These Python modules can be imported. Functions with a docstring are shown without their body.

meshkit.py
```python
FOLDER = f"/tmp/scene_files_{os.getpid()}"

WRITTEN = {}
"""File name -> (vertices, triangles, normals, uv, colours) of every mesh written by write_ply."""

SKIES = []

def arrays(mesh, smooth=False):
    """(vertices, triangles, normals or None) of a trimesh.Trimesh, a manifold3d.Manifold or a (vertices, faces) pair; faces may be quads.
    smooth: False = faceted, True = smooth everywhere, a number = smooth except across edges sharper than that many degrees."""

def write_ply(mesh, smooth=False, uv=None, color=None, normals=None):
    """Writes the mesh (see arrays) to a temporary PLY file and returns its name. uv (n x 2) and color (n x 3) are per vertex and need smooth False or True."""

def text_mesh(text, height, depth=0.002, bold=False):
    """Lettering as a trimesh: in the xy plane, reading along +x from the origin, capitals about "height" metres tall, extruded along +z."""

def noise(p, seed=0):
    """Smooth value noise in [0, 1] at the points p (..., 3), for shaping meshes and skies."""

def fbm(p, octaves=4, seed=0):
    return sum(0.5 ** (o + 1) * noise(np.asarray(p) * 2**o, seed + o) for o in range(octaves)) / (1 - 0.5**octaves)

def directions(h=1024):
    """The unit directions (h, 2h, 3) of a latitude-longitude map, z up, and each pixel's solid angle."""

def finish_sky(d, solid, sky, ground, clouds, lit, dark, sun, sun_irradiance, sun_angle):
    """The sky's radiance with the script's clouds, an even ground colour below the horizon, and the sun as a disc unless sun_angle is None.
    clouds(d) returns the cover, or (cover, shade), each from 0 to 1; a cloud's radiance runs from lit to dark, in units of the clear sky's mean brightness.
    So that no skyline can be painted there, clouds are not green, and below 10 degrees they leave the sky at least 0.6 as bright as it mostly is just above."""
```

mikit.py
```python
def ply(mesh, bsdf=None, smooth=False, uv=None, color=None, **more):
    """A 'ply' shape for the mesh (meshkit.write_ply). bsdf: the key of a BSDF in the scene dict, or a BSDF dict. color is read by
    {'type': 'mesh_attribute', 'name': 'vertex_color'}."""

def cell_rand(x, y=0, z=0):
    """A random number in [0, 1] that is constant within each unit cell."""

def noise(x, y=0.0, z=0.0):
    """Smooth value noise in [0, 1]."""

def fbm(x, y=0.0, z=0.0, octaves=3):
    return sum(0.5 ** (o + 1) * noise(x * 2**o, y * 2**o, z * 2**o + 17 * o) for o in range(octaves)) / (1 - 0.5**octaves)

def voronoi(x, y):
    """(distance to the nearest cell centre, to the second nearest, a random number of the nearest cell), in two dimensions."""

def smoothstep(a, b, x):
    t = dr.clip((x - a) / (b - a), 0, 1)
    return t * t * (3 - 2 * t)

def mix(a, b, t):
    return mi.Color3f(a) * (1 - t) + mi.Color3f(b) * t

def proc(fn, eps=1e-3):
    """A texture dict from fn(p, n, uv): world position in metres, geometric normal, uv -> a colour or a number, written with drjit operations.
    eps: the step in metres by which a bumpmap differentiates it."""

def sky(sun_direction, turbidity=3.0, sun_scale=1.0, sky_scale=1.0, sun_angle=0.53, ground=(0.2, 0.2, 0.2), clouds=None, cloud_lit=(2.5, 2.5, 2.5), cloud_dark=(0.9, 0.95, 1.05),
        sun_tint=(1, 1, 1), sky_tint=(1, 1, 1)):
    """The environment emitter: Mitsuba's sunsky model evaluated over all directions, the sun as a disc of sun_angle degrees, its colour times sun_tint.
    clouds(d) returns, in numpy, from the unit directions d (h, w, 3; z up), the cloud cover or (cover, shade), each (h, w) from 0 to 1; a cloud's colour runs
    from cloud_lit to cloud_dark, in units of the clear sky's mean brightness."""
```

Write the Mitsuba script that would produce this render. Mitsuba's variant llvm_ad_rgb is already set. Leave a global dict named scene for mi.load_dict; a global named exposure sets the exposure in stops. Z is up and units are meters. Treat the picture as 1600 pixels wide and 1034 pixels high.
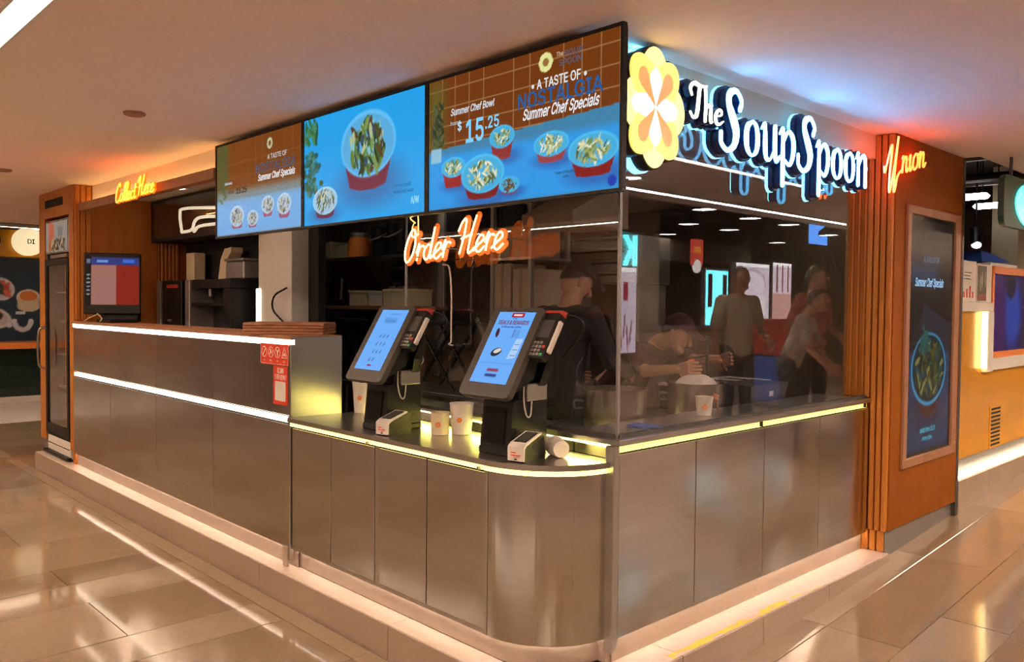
import math, random
import numpy as np, trimesh, manifold3d as m3, mitsuba as mi, drjit as dr
import shapely, shapely.geometry as sg
from shapely import affinity
from shapely.ops import unary_union
import meshkit, mikit

TF = mi.ScalarTransform4f
scene, labels = {}, {}


def S(r, g, b):
    """sRGB 0-255 -> linear list"""
    out = []
    for c in (r, g, b):
        c = c / 255.0
        out.append(c / 12.92 if c <= 0.04045 else ((c + 0.055) / 1.055) ** 2.4)
    return out


def K(c, k):
    return [x * k for x in c]


# ------------------------------------------------------------------ camera, exposure
exposure = 0.0
CAM = (2.010, -2.467, 1.550)
YAW, PITCH, ROLL, FOCAL = 2.37892976, -3.14466850e-02, -9.14051057e-03, 1290.8


def camera():
    f = np.array([math.cos(YAW) * math.cos(PITCH), math.sin(YAW) * math.cos(PITCH), math.sin(PITCH)])
    r = np.array([math.sin(YAW), -math.cos(YAW), 0.0])
    d = np.cross(f, r)
    down = -math.sin(ROLL) * r + math.cos(ROLL) * d
    return dict(type='perspective', fov=math.degrees(2 * math.atan(800 / FOCAL)), fov_axis='x', near_clip=0.02, far_clip=100.0,
                to_world=TF().look_at(origin=list(CAM), target=list(np.array(CAM) + f), up=list(-down)))


scene['camera'] = camera()

# light levels (radiance; display white = 1 at exposure 0)
WARM = [1.0, 0.715, 0.50]
MALL_LAMP = K(WARM, 40.0)         # linear slot lamps of the mall ceiling
LED_WHITE = [5.0, 4.1, 3.1]       # strips in the collect counter
LED_YELLOW = [2.7, 2.2, .46]    # strips under the order counter and the ledge
LED_STEP = [16.0, 13.0, 10.8]        # strips under the steel fronts that light the step
LED_COVE = [7.0, 4.6, 1.7]        # strip on the collect beam
KITCHEN = [3.0, 2.7, 2.2]
DOWNLIGHT = [19.0, 16.0, 12.0]
LED_BACK = [34.0, 28.0, 6.0]
SCREEN = 1.0


# ------------------------------------------------------------------ helpers
def numbered(name):
    if name not in scene and name not in labels and not any(k.startswith(name + '__') for k in scene):
        return name
    i = 1
    while f'{name}_{i:03d}' in scene or f'{name}_{i:03d}' in labels:
        i += 1
    return f'{name}_{i:03d}'


def thing(name, label, cat, group=None):
    key = numbered(name)
    labels[key] = {'label': label, 'category': cat}
    if group:
        labels[key]['group'] = group
    return key


NEXT = {}


def part(parent, name, mesh, bsdf, smooth=30, emit=None, label=None, color=None, weight=None, kind=None):
    base = f'{parent}__{name}'
    n = NEXT.get(base, 0)
    NEXT[base] = n + 1
    key = base if n == 0 else f'{base}_{n:03d}'
    put(key, mesh, bsdf, smooth, emit, color, weight)
    if label or kind:
        labels[key] = {}
        if label:
            labels[key]['label'] = label
        if kind:
            labels[key]['kind'] = kind
    return key


def put(key, mesh, bsdf, smooth=30, emit=None, color=None, weight=None):
    if color is not None:
        smooth = False if smooth == 30 else smooth
    d = mikit.ply(mesh, bsdf, smooth=smooth, color=color)
    if emit is not None:
        rad = {'type': 'mesh_attribute', 'name': 'vertex_color'} if isinstance(emit, str) else {'type': 'rgb', 'value': list(emit)}
        d['emitter'] = {'type': 'area', 'radiance': rad}
        if weight is not None:
            d['emitter']['sampling_weight'] = float(weight)
    scene[key] = d


def one(name, mesh, bsdf, label, cat, group=None, **kw):
    key = numbered(name)
    put(key, mesh, bsdf, **kw)
    labels[key] = {'label': label, 'category': cat}
    if group:
        labels[key]['group'] = group
    return key


def struct(name, mesh, bsdf, label=None, **kw):
    put(name, mesh, bsdf, **kw)
    labels[name] = {'kind': 'structure'}
    if label:
        labels[name]['label'] = label
    return name


def tri(man):
    m = man.to_mesh()
    return trimesh.Trimesh(m.vert_properties[:, :3], m.tri_verts, process=False)


def cat(*ms):
    ms = [m for m in ms if m is not None]
    return trimesh.util.concatenate(ms)


def box(x0, x1, y0, y1, z0, z1, b=0.0):
    x0, x1 = min(x0, x1), max(x0, x1)
    y0, y1 = min(y0, y1), max(y0, y1)
    z0, z1 = min(z0, z1), max(z0, z1)
    if b <= 0:
        m = trimesh.creation.box((x1 - x0, y1 - y0, z1 - z0))
        m.apply_translation(((x0 + x1) / 2, (y0 + y1) / 2, (z0 + z1) / 2))
        return m
    b = min(b, (x1 - x0) * .45, (y1 - y0) * .45, (z1 - z0) * .45)
    pts = []
    for sx in (0, 1):
        for sy in (0, 1):
            for sz in (0, 1):
                X, Y, Z = (x1, x0)[sx], (y1, y0)[sy], (z1, z0)[sz]
                dx, dy, dz = (b if sx else -b), (b if sy else -b), (b if sz else -b)
                pts += [(X, Y + dy, Z + dz), (X + dx, Y, Z + dz), (X + dx, Y + dy, Z)]
    return tri(m3.Manifold.hull_points(np.array(pts)))


def hull(pts):
    return tri(m3.Manifold.hull_points(np.array(pts, float)))


def moved(m, M):
    m = m.copy()
    m.apply_transform(M)
    return m


def frame(o, u, v):
    """matrix: local x->u, y->v, z->u x v at o"""
    u, v = np.array(u, float), np.array(v, float)
    u /= np.linalg.norm(u)
    v = v - u * (u @ v)
    v /= np.linalg.norm(v)
    M = np.eye(4)
    M[:3, 0], M[:3, 1], M[:3, 2], M[:3, 3] = u, v, np.cross(u, v), o
    return M


def rotz(a, at=(0, 0, 0)):
    return trimesh.transformations.rotation_matrix(math.radians(a), (0, 0, 1), at)


def cyl(p0, p1, r, n=20, r1=None):
    p0, p1 = np.array(p0, float), np.array(p1, float)
    return sweep([p0, p1], [r, r if r1 is None else r1], n)


def sweep(pts, r, n=10, closed=False):
    pts = np.array(pts, float)
    k = len(pts)
    rs = np.full(k, r) if np.isscalar(r) else np.array(r, float)
    tan = np.roll(pts, -1, 0) - np.roll(pts, 1, 0) if closed else np.gradient(pts, axis=0)
    tan /= np.maximum(np.linalg.norm(tan, axis=1, keepdims=True), 1e-9)
    a = np.array([0, 0, 1.0]) if abs(tan[0][2]) < .9 else np.array([1.0, 0, 0])
    nrm = np.cross(tan[0], a)
    V = []
    ang = np.arange(n) * 2 * math.pi / n
    for i in range(k):
        nrm = nrm - tan[i] * (nrm @ tan[i])
        nrm /= max(np.linalg.norm(nrm), 1e-9)
        bi = np.cross(tan[i], nrm)
        V.append(pts[i] + rs[i] * (np.cos(ang)[:, None] * nrm + np.sin(ang)[:, None] * bi))
    V = np.concatenate(V)
    F = []
    for i in range(k if closed else k - 1):
        j = (i + 1) % k
        for q in range(n):
            q2 = (q + 1) % n
            F += [(i * n + q, i * n + q2, j * n + q2), (i * n + q, j * n + q2, j * n + q)]
    if not closed:
        V = np.vstack([V, pts[0], pts[-1]])
        c0, c1 = len(V) - 2, len(V) - 1
        for q in range(n):
            q2 = (q + 1) % n
            F += [(c0, q2, q), (c1, (k - 1) * n + q, (k - 1) * n + q2)]
    return trimesh.Trimesh(V, np.array(F), process=False)


def lathe(profile, at, n=32):
    pr = np.array(profile, float)
    ang = np.arange(n) * 2 * math.pi / n
    V, F = [], []
    for r, z in pr:
        V.append(np.c_[r * np.cos(ang), r * np.sin(ang), np.full(n, z)])
    V = np.concatenate(V) + np.array(at)
    for i in range(len(pr) - 1):
        for q in range(n):
            q2 = (q + 1) % n
            F += [(i * n + q, i * n + q2, (i + 1) * n + q2), (i * n + q, (i + 1) * n + q2, (i + 1) * n + q)]
    return trimesh.Trimesh(V, np.array(F), process=False)


def spline(pts, n=8, closed=False):
    p = np.array(pts, float)
    if closed:
        q = np.vstack([p[-1], p, p[0], p[1]])
    else:
        q = np.vstack([2 * p[0] - p[1], p, 2 * p[-1] - p[-2]])
    out = []
    for i in range(1, len(q) - 2):
        for t in np.arange(n) / n:
            a, b, c, d = q[i - 1:i + 3]
            out.append(.5 * (2 * b + (c - a) * t + (2 * a - 5 * b + 4 * c - d) * t * t + (3 * b - a - 3 * c + d) * t ** 3))
    if not closed:
        out.append(p[-1])
    return np.array(out)


def extrude(poly, depth):
    gs = getattr(poly, 'geoms', [poly])
    return cat(*[trimesh.creation.extrude_polygon(g, depth, engine='earcut') for g in gs if g.area > 1e-9])


def text(s, h, o, u, v, depth=0.001, bold=False, center=False, width=None):
    m = meshkit.text_mesh(s, h, depth, bold)
    w = m.bounds[1][0]
    if width:
        m.apply_scale((width / w, 1, 1))
        w = width
    if center:
        m.apply_translation((-w / 2, 0, 0))
    return moved(m, frame(o, u, v))


# ------------------------------------------------------------------ script lettering (single strokes, x-height 1)
GL = {
    'o': (.92, [[(.72, .86), (.45, 1.0), (.14, .75), (.1, .3), (.34, 0), (.66, .18), (.76, .6), (.62, .95), (.95, .85)]]),
    'e': (.85, [[(-.1, .1), (.3, .45), (.68, .72), (.58, 1), (.3, .95), (.1, .5), (.18, .1), (.45, 0), (.85, .3)]]),
    'l': (.55, [[(-.1, .1), (.3, .9), (.52, 1.9), (.4, 2.15), (.24, 1.7), (.16, .5), (.3, 0), (.6, .2)]]),
    'c': (.75, [[(.68, .78), (.5, 1), (.18, .75), (.1, .35), (.32, 0), (.75, .25)]]),
    't': (.65, [[(.3, 1.75), (.2, .5), (.32, 0), (.65, .2)], [(0, 1.15), (.3, 1.2), (.65, 1.25)]]),
    'r': (.7, [[(0, .5), (.18, 1.1), (.2, .95), (.14, 0)], [(.16, .5), (.35, .92), (.62, .95), (.7, .85)]]),
    'n': (.95, [[(.02, .9), (.14, 1), (.12, 0)], [(.12, .5), (.35, .95), (.58, .9), (.6, .3), (.72, 0), (.98, .25)]]),
    'i': (.45, [[(0, .7), (.14, 1), (.12, .25), (.25, 0), (.48, .25)]]),
    'd': (1.0, [[(.7, .86), (.45, 1.0), (.14, .75), (.1, .3), (.34, 0), (.62, .25), (.74, 1.0), (.85, 2.1)], [(.85, 2.1), (.74, .8), (.76, .1), (1.02, .2)]]),
    'C': (1.15, [[(1.05, 1.75), (1.0, 2.2), (.65, 2.15), (.25, 1.5), (.08, .7), (.3, 0), (.75, .05), (1.15, .45)]]),
    'O': (1.25, [[(.75, 2.15), (.45, 2.0), (.12, 1.2), (.1, .4), (.4, -.03), (.85, .4), (1.02, 1.2), (.85, 2.0), (.55, 2.15), (.5, 1.8), (.8, 1.65), (1.2, 1.8)]]),
    'H': (1.5, [[(-.15, 1.45), (.1, 2.0), (.42, 2.15), (.42, 1.2), (.2, 0)], [(1.3, 2.3), (1.05, 1.2), (.95, .2), (1.1, 0), (1.5, .3)], [(.2, .95), (.6, 1.05), (1.1, 1.15)]]),
    'U': (1.5, [[(-.75, .75), (-.6, .35), (-.3, 1.2), (-.05, 1.85), (.1, 1.7), (.02, .2), (.1, -.9), (.3, -.6), (.62, 1.0), (.78, 2.35)],
                [(.78, 2.35), (.66, .6), (.68, -.9), (.84, -.85), (1.05, -.1), (1.5, .2)]]),
}


def script(s, x=0.0, slant=0.25, track=0.0):
    """[(character, [stroke points 2D])...] and the total width"""
    out = []
    for ch in s:
        if ch == ' ':
            x += .55
            continue
        adv, strokes = GL[ch]
        res = []
        for st in strokes:
            p = spline(st, 7)
            res.append(np.c_[p[:, 0] + x + slant * p[:, 1], p[:, 1]])
        out.append((ch, res))
        x += adv + track
    return out, x


def ribbon(p, w):
    """polygon of a stroke p (k x 2) with half-widths w"""
    ps = []
    for i in range(len(p) - 1):
        a = sg.Point(p[i]).buffer(w[i], 6)
        b = sg.Point(p[i + 1]).buffer(w[i + 1], 6)
        ps.append(a.union(b).convex_hull)
    return unary_union(ps)


# ------------------------------------------------------------------ flat print: a vertex-coloured sheet painted with numpy
class Canvas:
    def __init__(self, w, h, res=170, bg=(0, 0, 0)):
        self.w, self.h = w, h
        s = max(w, h)
        self.nx, self.ny = max(4, int(res * w / s)), max(4, int(res * h / s))
        self.X, self.Y = np.meshgrid(np.linspace(0, w, self.nx), np.linspace(0, h, self.ny))
        self.c = np.zeros((self.ny, self.nx, 3)) + np.array(bg) / 255.0

    def blend(self, mask, col, a=1.0):
        m = np.clip(mask, 0, 1)[..., None] * a
        self.c = self.c * (1 - m) + np.array(col) / 255.0 * m

    def rect(self, x0, x1, y0, y1, col, a=1.0, soft=0.0):
        s = max(soft, 1e-6)
        m = np.clip((self.X - x0) / s + .5, 0, 1) * np.clip((x1 - self.X) / s + .5, 0, 1) * np.clip((self.Y - y0) / s + .5, 0, 1) * np.clip((y1 - self.Y) / s + .5, 0, 1)
        self.blend(m, col, a)

    def ell(self, cx, cy, rx, ry, col, a=1.0, rot=0.0, soft=0.06):
        c, s = math.cos(rot), math.sin(rot)
        dx, dy = self.X - cx, self.Y - cy
        d = np.sqrt(((c * dx + s * dy) / rx) ** 2 + ((-s * dx + c * dy) / ry) ** 2)
        self.blend(np.clip((1 - d) / soft + .5, 0, 1), col, a)

    def poly(self, pts, col, a=1.0):
        self.blend(shapely.contains_xy(sg.Polygon(pts), self.X, self.Y).astype(float), col, a)

    def grid(self, x0, y0, x1, y1, dx, dy, col, lw, a=1.0):
        m = (self.X >= x0) & (self.X <= x1) & (self.Y >= y0) & (self.Y <= y1)
        g = (np.abs((self.X - x0) / dx - np.round((self.X - x0) / dx)) * dx < lw) | (np.abs((self.Y - y0) / dy - np.round((self.Y - y0) / dy)) * dy < lw)
        self.blend((m & g).astype(float), col, a)

    def bowl(self, cx, cy, rx, ry, bot, rng, cup=(150, 35, 30), rim=(225, 238, 245), food=None, fill=.66, n=70):
        """a filled bowl: rim ellipse at (cx, cy), the cup's wall down to y = bot"""
        food = food or [(190, 196, 140), (215, 215, 175), (110, 140, 70), (160, 165, 95), (235, 232, 205), (80, 95, 50)]
        self.poly([(cx - rx * .96, cy), (cx + rx * .96, cy), (cx + rx * .66, bot + ry * .12), (cx + rx * .3, bot), (cx - rx * .3, bot), (cx - rx * .66, bot + ry * .12)], cup)
        self.ell(cx, cy, rx, ry, rim)
        self.ell(cx, cy - ry * .03, rx * .93, ry * .9, [.9 * q for q in rim])
        for _ in range(n):
            a, q = rng.uniform(0, 6.28), math.sqrt(rng.uniform(0, 1)) * fill
            self.ell(cx + rx * q * math.cos(a), cy + ry * q * math.sin(a) - ry * .04, rx * rng.uniform(.06, .2), rx * rng.uniform(.022, .05), food[rng.randrange(len(food))], rot=rng.uniform(.3, 2.8), soft=.3)

    def sheet(self, o, u, v, gain=1.0):
        M = frame(o, u, v)
        P = np.c_[self.X.ravel(), self.Y.ravel(), np.zeros(self.X.size), np.ones(self.X.size)] @ M.T
        i = np.arange(self.nx * self.ny).reshape(self.ny, self.nx)
        a, b, c, d = i[:-1, :-1].ravel(), i[:-1, 1:].ravel(), i[1:, 1:].ravel(), i[1:, :-1].ravel()
        F = np.vstack([np.c_[a, b, c], np.c_[a, c, d]])
        x = np.clip(self.c.reshape(-1, 3), 0, 1)
        lin = np.where(x <= .04045, x / 12.92, ((x + .055) / 1.055) ** 2.4) * gain
        return trimesh.Trimesh(P[:, :3], F, process=False), lin


def screen(parent, name, cv, o, u, v, gain=1.0, weight=.3, label=None):
    m, col = cv.sheet(o, u, v, gain)
    return part(parent, name, m, 'screen_glass', smooth=False, emit='vc', color=col, weight=weight, label=label)


def printed(parent, name, cv, o, u, v, label=None):
    m, col = cv.sheet(o, u, v)
    return part(parent, name, m, 'print', smooth=False, color=col, label=label)


# ------------------------------------------------------------------ materials
def rgb(c):
    return {'type': 'rgb', 'value': list(c)}


def pr(key, c, rough=.5, metal=0.0, spec=.5, two=True, **kw):
    b = {'type': 'principled', 'base_color': c if isinstance(c, dict) else rgb(c), 'roughness': rough, 'metallic': metal, 'specular': spec, **kw}
    scene[key] = {'type': 'twosided', 'bsdf': b} if two else b


def stone(base, amp, seed):
    def fn(p, n, uv):
        a = mikit.fbm(p.x * 2.2 + seed, p.y * 2.2, p.z * 3, 3)
        b = mikit.noise(p.x * 60 + seed, p.y * 60, p.z * 60)
        return mi.Color3f(base) * (1 - amp + amp * 1.6 * a + .08 * (b - .5))
    return mikit.proc(fn)


def wood(base, dark, sx, sy, sz):
    def fn(p, n, uv):
        g = mikit.fbm(p.x * sx, p.y * sy, p.z * sz, 3)
        f = mikit.noise(p.x * sx * 6, p.y * sy * 6, p.z * sz * 3)
        return mikit.mix(dark, base, mikit.smoothstep(.2, .75, .75 * g + .25 * f))
    return mikit.proc(fn)


for i, c in enumerate([(.31, .24, .16), (.275, .21, .138), (.33, .262, .183), (.248, .184, .118)]):
    pr(f'tile_{i}', stone(c, .16, 11.3 * i), rough=.075, spec=.5)
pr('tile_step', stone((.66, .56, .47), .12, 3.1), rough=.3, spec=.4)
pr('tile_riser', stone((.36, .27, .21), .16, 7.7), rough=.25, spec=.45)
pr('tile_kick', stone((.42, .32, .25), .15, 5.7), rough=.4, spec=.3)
pr('grout', (.20, .15, .12), rough=.8)
pr('plaster', stone((.93, .775, .68), .035, 2.0), rough=.9, spec=.1)
pr('plaster_cream', (.88, .76, .60), rough=.8, spec=.15)
pr('kitchen_ceiling', (.55, .50, .43), rough=.8, spec=.2)
pr('dark_ceiling', stone((.045, .04, .035), .3, 5.0), rough=.8, spec=.2)
pr('kitchen_wall', stone((.20, .155, .11), .15, 9.0), rough=.6, spec=.3)
pr('mall_wall', (.50, .42, .34), rough=.6)
pr('wood_orange', wood((.52, .19, .03), (.42, .135, .018), 3, 3, .8), rough=.42, spec=.3)
pr('wood_slat', wood((.62, .235, .045), (.50, .165, .025), 9, 9, .7), rough=.45, spec=.3)
pr('wood_panel', wood((.44, .135, .012), (.38, .108, .009), 2, 2, 2), rough=.5, spec=.25)
pr('wood_column', wood((.27, .078, .007), (.235, .062, .005), 2, 2, 2), rough=.6, spec=.12)
pr('wood_frame', wood((.38, .19, .105), (.29, .135, .07), 3, 3, 1), rough=.5)
pr('wood_tray', wood((.42, .19, .10), (.24, .09, .045), 4, 4, 30), rough=.5)
pr('black_plastic', (.006, .006, .0065), rough=.42, spec=.3)
pr('black_gloss', (.008, .008, .009), rough=.12, spec=.6)
pr('black_matte', (.014, .013, .012), rough=.7, spec=.3)
pr('dark_grey', (.045, .043, .042), rough=.5)
pr('bezel_grey', (.045, .042, .04), rough=.42)
pr('grey_metal', (.34, .33, .32), rough=.4, metal=.7)
pr('white_plastic', (.78, .74, .70), rough=.35)
pr('white_paint', (.76, .73, .68), rough=.6)
pr('paper_white', (.78, .73, .67), rough=.7)
pr('cream', (.78, .68, .47), rough=.6)
pr('beige_box', (.52, .43, .31), rough=.7)
pr('kraft', (.42, .29, .17), rough=.75)
pr('red_print', (.66, .055, .025), rough=.5)
pr('orange_print', (.80, .24, .05), rough=.5)
pr('white_print', (.82, .78, .74), rough=.5)
pr('dark_print', (.03, .03, .03), rough=.5)
pr('navy', (.012, .025, .09), rough=.35)
pr('acrylic_white', (.75, .75, .72), rough=.3)
pr('acrylic_red', (.16, .03, .006), rough=.35)
pr('red_plastic', (.42, .05, .03), rough=.4)
pr('blue_plastic', (.02, .09, .42), rough=.4)
pr('yellow_panel', stone((.70, .31, .02), .12, 4.0), rough=.22, spec=.5)
pr('tile_green', (.012, .03, .024), rough=.2)
pr('sign_green', (.01, .06, .03), rough=.4)
pr('blue_board', (.02, .05, .085), rough=.5)
pr('screen_glass', (.01, .01, .012), rough=.3, spec=.08)
pr('print', {'type': 'mesh_attribute', 'name': 'vertex_color'}, rough=.5)
pr('skin', (.46, .25, .16), rough=.5)
pr('hair', (.012, .009, .008), rough=.5)
pr('cloth_black', (.014, .013, .014), rough=.85)
pr('cloth_maroon', (.05, .016, .025), rough=.85)
pr('cloth_beige', (.62, .53, .40), rough=.85)
pr('cloth_red', stone((.42, .12, .10), .5, 6.0), rough=.85)
pr('cloth_white', stone((.55, .50, .45), .4, 8.0), rough=.85)
pr('cloth_navy', (.03, .035, .05), rough=.85)
pr('shoe', (.03, .03, .03), rough=.5)
pr('rice', (.80, .76, .68), rough=.6)
pr('lamp_face', (.8, .8, .8), rough=.5)
scene['pane'] = {'type': 'thindielectric', 'int_ior': 1.85}
scene['pane_clear'] = {'type': 'thindielectric', 'int_ior': 1.5}


def brushed(p, n, uv):
    # fine horizontal rolling grain plus the slow waviness of thin sheet
    w = mikit.fbm(p.x * 2.1 + 3, p.y * 2.1, p.z * 1.3, 2) * .02
    return w + mikit.noise(p.x * 12, p.y * 12, p.z * 900) * .00002


def upright_grain(p, n, uv):
    # upright drawn grain of the rolled curved sheet
    return mikit.noise(p.x * 22 + 5, p.y * 22, p.z * .5) * .0014 + mikit.noise(p.x * 90, p.y * 90, p.z * .9) * .0002


def steel_tint(p, n, uv):
    a = mikit.fbm(p.x * 1.6, p.y * 1.6, p.z * 9, 3)
    b = mikit.noise(p.x * 8, p.y * 8, p.z * 240)
    return mikit.mix([.46, .45, .44], [.62, .61, .60], .7 * a + .3 * b)


def steel(key, rough, bump):
    base = {'type': 'principled', 'base_color': mikit.proc(steel_tint), 'metallic': 1.0, 'roughness': rough, 'specular': .5}
    if bump:
        base = {'type': 'bumpmap', 'arbitrary': mikit.proc(brushed, eps=4e-3), 'scale': bump, 'bsdf': base}
    scene[key] = {'type': 'twosided', 'bsdf': base}


steel('steel', .17, 1.0)
steel('steel_plain', .33, 0)
steel('steel_polish', .2, 0)
steel('steel_satin', .30, 0)
scene['steel_rolled'] = {'type': 'twosided', 'bsdf': {'type': 'bumpmap', 'arbitrary': mikit.proc(upright_grain, eps=3e-3), 'scale': 1.0, 'bsdf': {'type': 'principled', 'base_color': mikit.proc(steel_tint), 'metallic': 1.0, 'roughness': .16, 'specular': .5}}}
pr('steel_pot', (.42, .39, .36), rough=.28, metal=1.0)


def worn_yellow(p, n, uv):
    t = mikit.fbm(p.x * 26, p.y * 9, 1.0, 3) + .35 * mikit.noise(p.x * 90, p.y * 40, 3.0)
    return mikit.mix([.86, .60, .05], [.64, .54, .44], mikit.smoothstep(.68, .84, t))


pr('yellow_paint', mikit.proc(worn_yellow), rough=.5)


# ------------------------------------------------------------------ lamps of the mall
def linear_lamp(label, x0, x1, y0, y1, z, rad, w=1.0, group=None):
    t = thing('linear_ceiling_lamp', label, 'lamp', group)
    b = .012
    part(t, 'housing', cat(box(x0 - b, x0, y0 - b, y1 + b, z - .012, z + .03), box(x1, x1 + b, y0 - b, y1 + b, z - .012, z + .03),
                           box(x0, x1, y0 - b, y0, z - .012, z + .03), box(x0, x1, y1, y1 + b, z - .012, z + .03)), 'white_paint')
    m = trimesh.Trimesh([(x0, y0, z - .004), (x1, y0, z - .004), (x1, y1, z - .004), (x0, y1, z - .004)], [(0, 2, 1), (0, 3, 2)], process=False)
    part(t, 'diffuser', m, 'lamp_face', smooth=False, emit=rad, weight=w)
    return t


CZ = 2.54
linear_lamp('long white linear lamp recessed in the mall ceiling', -9.0, 4.0, -1.765, -1.675, CZ, MALL_LAMP, 5)
linear_lamp('linear lamp recessed in the ceiling behind the camera', -9.0, 6.0, -5.06, -4.94, CZ, K(MALL_LAMP, 1.0), 4)
linear_lamp('linear lamp recessed over the side corridor', 2.22, 2.31, -1.5, 12.5, CZ, K(MALL_LAMP, 3.0), 5)


# ================================================================== the setting
def ramp(y):
    return 0.062 * np.clip(np.asarray(y, float) - .6, 0, 4.6)


def ramped(m):
    m = m.copy()
    v = np.array(m.vertices)
    v[:, 2] += ramp(v[:, 1]) * (v[:, 0] > -.6)
    m.vertices = v
    return m


def sheet_grid(x0, x1, ys, z):
    V, F = [], []
    for y in ys:
        V += [(x0, y, z), (x1, y, z)]
    for i in range(len(ys) - 1):
        a = 2 * i
        F += [(a, a + 1, a + 3), (a, a + 3, a + 2)]
    return trimesh.Trimesh(V, F, process=False)


west = sheet_grid(-14, -.5, [-9, 15], -.006)
east = ramped(sheet_grid(-.5, 10, [-9, .6, 5.2, 15], -.006))
struct('floor', cat(west, east), 'grout', 'pale stone tile floor of the mall', smooth=False)

part('floor', 'far_slab', box(-14, -9.105, -4, 4, -.03, 0), 'tile_1', smooth=False, label='polished stone beyond the step')
rng = random.Random(7)
xs = [.25, .60, .90, 1.50, 1.80, 2.40, 3.0]
wid = [.30, .60, .30]
x = .25
k = 0
while x > -9.5:
    x -= (.57, .33, .62, .30)[k % 4] if k < 2 else [.32, .62, .30, .32][(k - 2) % 4] if k > 5 else [.30, .40, .28, .30][k - 2]
    xs.append(x)
    k += 1
xs = sorted(xs)
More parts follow.
